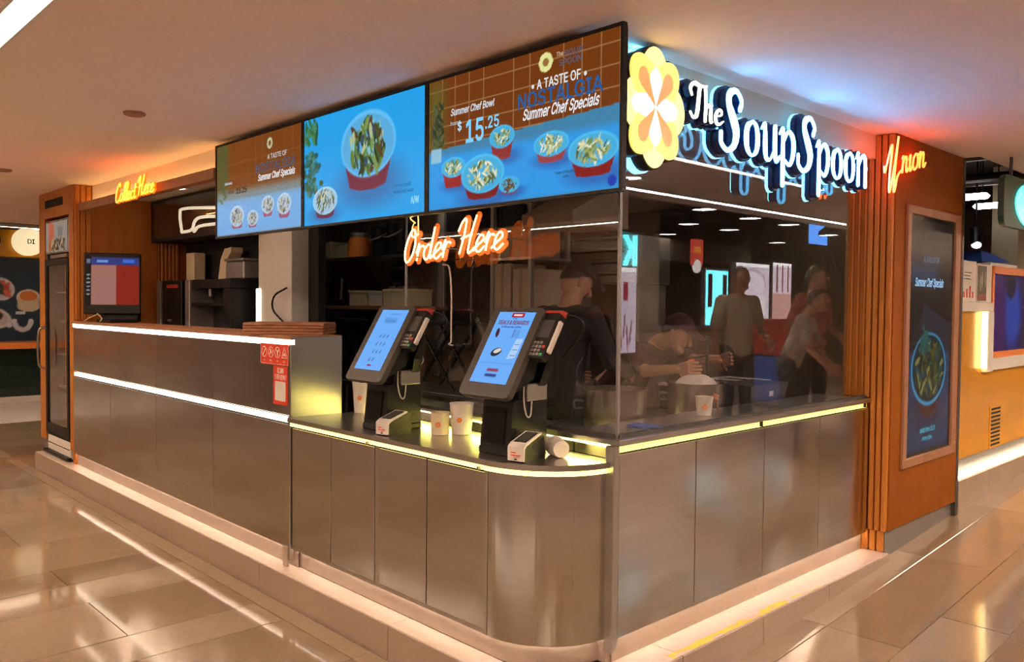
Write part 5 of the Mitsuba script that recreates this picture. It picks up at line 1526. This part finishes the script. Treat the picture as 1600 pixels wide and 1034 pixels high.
# counter front with lit signs
WN = (0, -1, 0)      # reading direction for something that faces the kiosk (-x)
t = thing('opposite_sign', 'cyan illuminated letters KFC over the opposite counter, seen mirrored in the right glass', 'sign')
part(t, 'board', box(4.02, 4.10, 4.3, 5.5, 2.026, 2.42), 'mall_wall', smooth=False)
CY = [.55, 4.4, 5.2]
for i, ch in enumerate('KFC'):
    m = meshkit.text_mesh(ch, .34, .03, True)
    m.apply_scale((.27 / m.bounds[1][0], 1, 1))
    part(t, 'letter', moved(m, frame((4.0, 5.37 - i * .31, 2.03), WN, VZ)), 'acrylic_white', smooth=False, emit=CY, weight=.3)
PINK = [3.0, 2.5, 2.55]
one_, lab = None, None
for i, (y0, y1, z0, z1, lab) in enumerate(((4.83, 5.36, 1.0, 2.0, 'pale lit poster board under the cyan letters, with dark red drawings'), (7.56, 8.45, 1.30, 2.16, 'large pale lit menu board at the opposite counter'), (8.55, 9.1, 1.35, 2.2, 'narrow pinkish lit menu board at the opposite counter'))):
    t = thing('lit_menu_board', lab, 'menu board', 'lit boards of the opposite counter')
    part(t, 'case', box(4.0, 4.08, y0 - .02, y1 + .02, z0 - .02, z1 + .02, .004), 'grey_metal', smooth=False)
    rg = random.Random(40 + i)
    cv = Canvas(y1 - y0, z1 - z0, 70, (206, 186, 196))
    cv.rect(0, 9, z1 - z0 - .05, 9, (255, 250, 250))
    if i == 0:
        cv.rect(.15, .25, .62, .84, (150, 50, 60))
        for q in range(7):
            cv.ell(.1 + q * .06, .22 + rg.uniform(-.05, .1), .014, .16, (140, 80, 90), rot=rg.uniform(-.2, .2))
    elif i == 1:
        cv.ell(.45, .55, .36, .25, (182, 160, 172))
        cv.ell(.45, .53, .33, .22, (214, 196, 206))
        cv.rect(.1, .7, .05, .42, (222, 208, 206))
        cv.rect(.72, .76, .2, .7, (120, 100, 100))
    else:
        for q in range(3):
            cv.rect(.08 + q * .16, .12 + q * .16, .42, .82, (110, 50, 40))
        cv.rect(0, .6, 0, .4, (190, 140, 130))
    screen(t, 'picture', cv, (3.998, y1, z0), WN, VZ, 2.6, .4)
t = thing('cyan_panel', 'upright cyan lit panel with dark red side stripes at the opposite counter', 'sign')
part(t, 'case', box(4.0, 4.06, 6.80, 7.38, 1.28, 2.06, .004), 'grey_metal', smooth=False)
part(t, 'face', box(3.992, 4.0, 6.83, 7.35, 1.31, 2.03), 'acrylic_white', smooth=False, emit=CY, weight=.4)
for y in (6.87, 7.22):
    part(t, 'stripe', box(3.986, 3.992, y, y + .09, 1.55, 1.98), 'cloth_maroon', smooth=False, label='dark red stripe')
t = thing('hanging_tag', 'red hanging tag sign with a white disc, mirrored in the right glass', 'sign')
part(t, 'tag', moved(extrude(sg.box(0, 0, .2, .27).buffer(.02), .02), frame((3.55, 6.02, 2.06), WN, VZ)), 'red_print', smooth=False, emit=[.9, .08, .05], weight=.1)
part(t, 'disc', moved(extrude(sg.Point(.1, -.03).buffer(.08), .022), frame((3.548, 6.02, 2.06), WN, VZ)), 'white_print', smooth=False, emit=[1.4, 1.3, 1.2], weight=.1)
part(t, 'band', moved(extrude(sg.box(.03, .13, .17, .2), .022), frame((3.548, 6.02, 2.06), WN, VZ)), 'orange_print', smooth=False, emit=[1.2, .4, .05], weight=.05)
part(t, 'cord', cyl((3.54, 5.92, 2.34), (3.54, 5.92, 3.34), .004, 6), 'grey_metal')
t = thing('opposite_counter', 'beige front counter across the side corridor', 'counter')
part(t, 'front', box(4.12, 4.7, 4.2, 7.5, FZ, 1.25), 'beige_box', smooth=False)
part(t, 'top', box(4.09, 4.76, 4.15, 7.55, 1.25, 1.29, .004), 'grey_metal', smooth=False)
struct('wall_opposite', cat(box(4.86, 5.0, 6.4, 9.4, 2.2, 2.5), box(4.86, 5.0, 9.2, 9.4, FZ, 3.34)), 'kitchen_wall', 'dark bulkhead across the corridor', smooth=False)
struct('column_opposite', box(4.8, 5.0, 6.3, 6.9, FZ, 3.34), 'cream', 'pale column across the corridor', smooth=False)
t = thing('red_trolley', 'red trolley bin on blue base beside the opposite counter', 'trolley')
part(t, 'bin', hull([(x, y, z) for x in (3.1, 3.6) for y, z in ((7.0, .95), (7.6, .95), (6.95, 1.4), (7.65, 1.4))]), 'red_plastic', smooth=False)
part(t, 'base', box(3.1, 3.6, 7.0, 7.6, FZ + .08, .94, .01), 'blue_plastic', smooth=False)
for y in (7.08, 7.52):
    part(t, 'wheel', cyl((3.12, y, FZ + .04), (3.2, y, FZ + .04), .04, 14), 'black_plastic')
for i, (x, y) in enumerate(((2.76, 4.88), (2.86, 5.95), (3.75, 6.05), (3.79, 7.03), (2.89, 6.90), (4.79, 7.07), (5.81, 7.69), (3.2, 8.6), (4.4, 9.4))):
    t = thing('pendant_lamp', ORD[i] + ' black pendant lamp with a white face across the corridor, counted away from the kiosk', 'lamp', 'pendant lamps across the corridor')
    part(t, 'shade', lathe([(.125, .0), (.135, .01), (.125, .06), (.05, .12), (.02, .16), (0, .16)], (x, y, 2.55), 26), 'black_plastic')
    m = lathe([(0, .004), (.124, .004)], (x, y, 2.55), 26)
    if m.face_normals[-1][2] > 0:
        m = trimesh.Trimesh(m.vertices, m.faces[:, ::-1], process=False)
    part(t, 'lens', m, 'lamp_face', smooth=False, emit=[15, 14, 12.5], weight=.5)
    part(t, 'stem', cyl((x, y, 2.70), (x, y, 3.345), .008, 8), 'black_plastic')
for i, (x, y, z, b) in enumerate(((4.5, 10.6, 2.85, 'blue'), (2.9, 9.6, 2.7, 'white'))):
    t = thing('hanging_board', ('blue lit hanging board under the dark ceiling across the corridor', 'pale lit hanging board under the dark ceiling across the corridor')[i], 'board')
    part(t, 'frame', box(x, x + .05, y, y + .7, z - .25, z + .25), 'grey_metal', smooth=False)
    part(t, 'face', box(x - .006, x, y + .02, y + .68, z - .23, z + .23), 'acrylic_white', smooth=False, emit=([.25, 1.0, 3.0], [1.3, 1.4, 1.6])[i], weight=.1)
    part(t, 'rod', cyl((x + .025, y + .35, z + .25), (x + .025, y + .35, 3.345), .008, 8), 'black_plastic')
for i in range(6):
    one('ceiling_duct', cyl((3.4 + i * .8, 2.0 + (i % 2), 3.1), (3.6 + i * .8, 11, 3.12), .11 + .03 * (i % 3), 14), 'grey_metal' if i % 2 else 'dark_grey', ORD[i] + ' round duct under the dark ceiling across the corridor, counted from the kiosk', 'duct', 'ducts across the corridor')

# ================================================================== yellow unit beyond the right column
t = thing('yellow_unit', 'yellow fronted unit with a lit white edge and a purple screen, beyond the right column', 'counter')
zf = .285
part(t, 'plinth', box(-.9, .10, 3.48, 7.5, 0, .40), 'tile_riser', smooth=False)
for i in range(4):
    y = 3.49 + i * .62
    part(t, 'plinth_tile', box(.10, .112, y, y + .616, .0, .398, .001), 'tile_riser', smooth=False)
part(t, 'light_strip', box(.035, .085, 3.5, 7.4, .405, .425), 'acrylic_white', smooth=False, emit=[3.4, 2.7, 1.8], weight=1)
part(t, 'skirting', box(.0, .03, 3.48, 7.5, .42, .50), 'grey_metal', smooth=False)
part(t, 'front', box(-.5, .02, 3.48, 7.5, .5, 1.56), 'yellow_panel', smooth=False)
gr = part(t, 'vent', box(.02, .026, 4.40, 4.66, .50, .82), 'yellow_panel', smooth=False)
for i in range(10):
    part(gr, 'slot', box(.0255, .0275, 4.425, 4.64, .52 + i * .03, .534 + i * .03), 'black_matte', smooth=False)
part(t, 'edge_top', box(-.4, .06, 3.48, 4.30, 1.535, 1.60, .004), 'white_paint', smooth=False, label='white top edge')
part(t, 'edge_side', box(-.1, .06, 4.19, 4.32, 1.09, 1.535, .004), 'white_paint', smooth=False)
part(t, 'edge_bottom', box(-.1, .06, 4.19, 7.0, 1.10, 1.19, .004), 'white_paint', smooth=False)
part(t, 'light_edge', box(.03, .055, 4.135, 4.188, 1.12, 1.53), 'acrylic_white', smooth=False, emit=[5, 3.9, 1.5], weight=.4, label='upright lit edge')
part(t, 'screen_surround', cat(box(.0, .05, 4.33, 7.0, 1.19, 1.235), box(.0, .06, 4.30, 7.0, 1.815, 1.87), box(.0, .05, 4.30, 4.345, 1.235, 1.815)), 'orange_print', smooth=False, label='orange surround')
cv = Canvas(1.6, .58, 90, (40, 24, 70))
cv.ell(.5, .28, .22, .26, (40, 70, 170), .9, soft=.6)
cv.ell(.12, .2, .2, .4, (70, 24, 90), .9, soft=.8)
cv.ell(.45, .5, .12, .1, (20, 16, 30), .9, soft=.4)
cv.rect(.8, 1.0, 0, .6, (60, 50, 30), .8, .05)
screen(t, 'display', cv, (.035, 4.345, 1.235), (0, 1, 0), (0, 0, 1), .7)
# boxes on the unit
t = thing('meal_box', 'tall white printed box with red print on top of the yellow unit', 'box')
part(t, 'box', box(-.12, .05, 3.62, 3.93, 1.601, 1.885, .003), 'paper_white', smooth=False)
part(t, 'picture', cat(*[box(.0502, .0512, 3.67 + i * .06, 3.70 + i * .06, 1.63, 1.67 + .02 * (i % 3)) for i in range(4)]), 'red_print', smooth=False)
part(t, 'lettering', cat(*[box(.0502, .051, 3.68, 3.68 + w, 1.80 - i * .022, 1.806 - i * .022) for i, w in enumerate((.16, .12, .14))]), 'dark_print', smooth=False)
part(t, 'handle', sweep(spline([(-.03, 3.64, 1.885), (-.03, 3.66, 1.94), (-.03, 3.76, 1.97), (-.03, 3.86, 1.93), (-.03, 3.90, 1.885)], 6), .009, 7), 'cream', smooth=True)
t = thing('photo_box', 'printed box with a dark picture of bottles beside the tall white box', 'box')
part(t, 'box', box(-.1, .05, 3.95, 4.27, 1.601, 1.875, .003), 'paper_white', smooth=False)
rg = random.Random(9)
cv = Canvas(.19, .25, 40, (70, 60, 46))
for i in range(5):
    cv.ell(.03 + i * .035, .11 + rg.uniform(0, .05), .012, .06, rg.choice([(150, 140, 120), (60, 70, 50), (120, 90, 70)]))
cv.rect(0, .2, 0, .05, (120, 60, 40))
printed(t, 'picture', cv, (.0508, 3.96, 1.61), (0, 1, 0), (0, 0, 1))
t = thing('blue_cover', 'bright blue folded cover lying on a clear tub on the yellow unit', 'cover')
part(t, 'cover', hull([(-.2, 4.22, 1.90), (.0, 4.22, 1.90), (-.1, 4.5, 2.0), (-.1, 4.62, 2.0), (-.2, 4.90, 1.92), (.0, 4.90, 1.92), (-.3, 4.55, 1.99)]), 'blue_plastic', smooth=False)
one('clear_tub', box(-.25, .03, 4.30, 4.95, 1.872, 1.899, .004), 'white_plastic', 'pale tub lid under the blue cover', 'tub', smooth=False)

# green round-cornered sign
t = thing('green_sign', 'dark green sign with a bright cyan lit shape, hanging at the right edge', 'sign')
shape = sg.box(0, 0, 1.4, .33).buffer(-.07).buffer(.07)
part(t, 'body', moved(extrude(shape, .035), frame((.32, 3.42, 2.085), (0, 1, 0), (0, 0, 1))), 'sign_green', smooth=False)
part(t, 'face', moved(extrude(affinity.translate(affinity.scale(petal, .42, .16), .64, .165), .01), frame((.356, 3.42, 2.085), (0, 1, 0), (0, 0, 1))), 'acrylic_white', smooth=False, emit=[.03, 1.0, .85], weight=.2, label='bright cyan lit shape')
part(t, 'hanger', cat(box(.33, .345, 3.6, 3.62, 2.41, CZ), box(.33, .345, 4.6, 4.62, 2.41, CZ)), 'dark_grey', smooth=False)

# dark unit behind the right column: lamps, pipes, post
for i, (x, y, a) in enumerate(((-1.15, 7.65, 0), (-1.28, 8.65, 0))):
    t = thing('strip_pendant', ('short white lamp under the dark ceiling, just past the right column', 'short white lamp under the dark ceiling, nearer the green sign')[i], 'lamp')
    part(t, 'tube', box(x - .17, x + .17, y - .06, y + .06, 2.77, 2.84, .03), 'lamp_face', smooth=False, emit=[6, 5.7, 5.2], weight=.4)
    part(t, 'cord', cat(cyl((x - .1, y, 2.84), (x - .1, y, 3.345), .006, 6), cyl((x + .1, y, 2.84), (x + .1, y, 3.345), .006, 6)), 'black_plastic')
for i in range(5):
    one('ceiling_pipe', cyl((-6, 5.2 + i * .75, 3.0 + .08 * (i % 3)), (.15, 5.4 + i * .75, 3.0 + .08 * (i % 3)), .05 + .02 * (i % 3), 12), 'grey_metal' if i % 2 == 0 else 'dark_grey', ORD[i] + ' pipe under the dark ceiling past the right column, counted from the column', 'pipe', 'pipes under the dark ceiling')
t = thing('track_spot', 'black spotlight hanging in the dark unit past the right column', 'spotlight')
part(t, 'head', cyl((-1.2, 7.95, 2.46), (-1.15, 7.82, 2.28), .06, 16), 'black_plastic')
part(t, 'lens', cyl((-1.15, 7.82, 2.28), (-1.149, 7.815, 2.275), .052, 16), 'lamp_face', emit=[3, 3.1, 3.3], weight=.05)
part(t, 'stem', cyl((-1.2, 7.95, 2.46), (-1.2, 7.95, 3.345), .01, 8), 'black_plastic')
struct('column_yellow', box(-1.4, -1.1, 9.2, 9.5, 0, 3.35), 'cream', 'pale column in the dark unit', smooth=False)
struct('wall_yellow', box(-1.0, .1, 9.6, 9.7, 0, 3.35), 'yellow_panel', 'ochre wall behind the green sign', smooth=False)

# ================================================================== shop at the far left
struct('wall_shop', box(-12.3, -12.2, -4, 3.0, 0, 3.0), 'mall_wall', 'front of the shop at the far left', smooth=False)
part('wall_shop', 'bulkhead', box(-12.25, -11.6, -4, 3, 2.62, 2.95), 'grey_metal', smooth=False)
part('wall_shop', 'fascia', box(-12.2, -12.05, -4, 3, 2.20, 2.60), 'yellow_panel', smooth=False, label='ochre fascia band')
W, H = 3.6, 1.24
rg = random.Random(77)
cv = Canvas(W, H, 260, (24, 48, 66))
yoff = 1.3
for cx, cy, rx, ry in ((1.62, .78, .20, .17), (1.50, .36, .28, .16)):
    cv.ell(cx, cy, rx, ry, (205, 200, 205), rot=-.25)
    cv.ell(cx, cy, rx * .82, ry * .8, (180, 178, 186), rot=-.25)
    for i in range(16):
        cv.ell(cx + rg.uniform(-.5, .5) * rx, cy + rg.uniform(-.45, .45) * ry, .07, .035, rg.choice([(190, 96, 80), (170, 70, 56), (215, 200, 180), (40, 60, 40), (200, 120, 96)]), rot=rg.uniform(0, 3))
cv.ell(2.0, .66, .16, .12, (214, 206, 200))
cv.rect(1.85, 2.15, .50, .66, (200, 180, 150), 1, .02)
cv.ell(2.0, .52, .15, .08, (205, 190, 165))
cv.ell(2.0, .68, .12, .075, (205, 120, 60))
for i in range(40):
    a = math.pi + i / 39 * math.pi
    cv.ell(1.92 + .11 * math.cos(a), .30 + .13 * math.sin(a), .035, .035, (205, 210, 224))
cv.ell(1.74, .24, .04, .04, (205, 210, 224))
cv.rect(1.83, 1.95, .40, .45, (205, 210, 224))
m, col = cv.sheet((-12.17, -1.1, .94), (0, 1, 0), (0, 0, 1))
part('wall_shop', 'mural', m, 'print', smooth=False, color=col, label='dark blue printed mural with plates of food')
part('wall_shop', 'ledge', box(-12.2, -11.95, -4, 3, .83, .92), 'orange_print', smooth=False)
for j in range(5):
    for i in range(12):
        part('wall_shop', 'tile', box(-12.2, -12.17, -.8 + i * .2, -.803 + (i + 1) * .2, .10 + j * .145, .097 + (j + 1) * .145), 'tile_green', smooth=False)
part('wall_shop', 'kick', box(-12.2, -12.16, -4, 3, 0, .1), 'white_paint', smooth=False)
struct('trim_1', box(-12.1, -9.9, -4, 2.5, -.005, .004), 'white_print', 'pale stone border in front of the far-left shop', smooth=False)
for i, (y, d) in enumerate(((.86, 'pale round lantern with two small letters on the far-left shop front'), (.36, 'black round disc on the far-left shop front'))):
    t = thing('round_sign', d, 'sign')
    part(t, 'drum', cyl((-12.05, y, 2.43), (-11.93, y, 2.43), .21 if i == 0 else .13, 32), 'cream' if i == 0 else 'black_plastic', emit=[.75, .62, .36] if i == 0 else None, weight=.1 if i == 0 else None)
    if i == 0:
        part(t, 'lettering', text('DI', .065, (-11.928, y - .03, 2.40), (0, 1, 0), (0, 0, 1), .002, True), 'dark_print', smooth=False)
t = thing('shop_downlight', 'round white downlight under the far-left shop bulkhead', 'downlight')
part(t, 'ring', cyl((-11.7, .95, 2.60), (-11.7, .95, 2.62), .09, 20), 'white_plastic')
part(t, 'lens', cyl((-11.7, .95, 2.595), (-11.7, .95, 2.60), .075, 20), 'lamp_face', emit=[6, 5.4, 4.6], weight=.3)
linear_lamp('linear lamp over the far-left shop front', -10.6, -10.5, -3.0, 2.5, 2.535, K(MALL_LAMP, .5), 1.5)
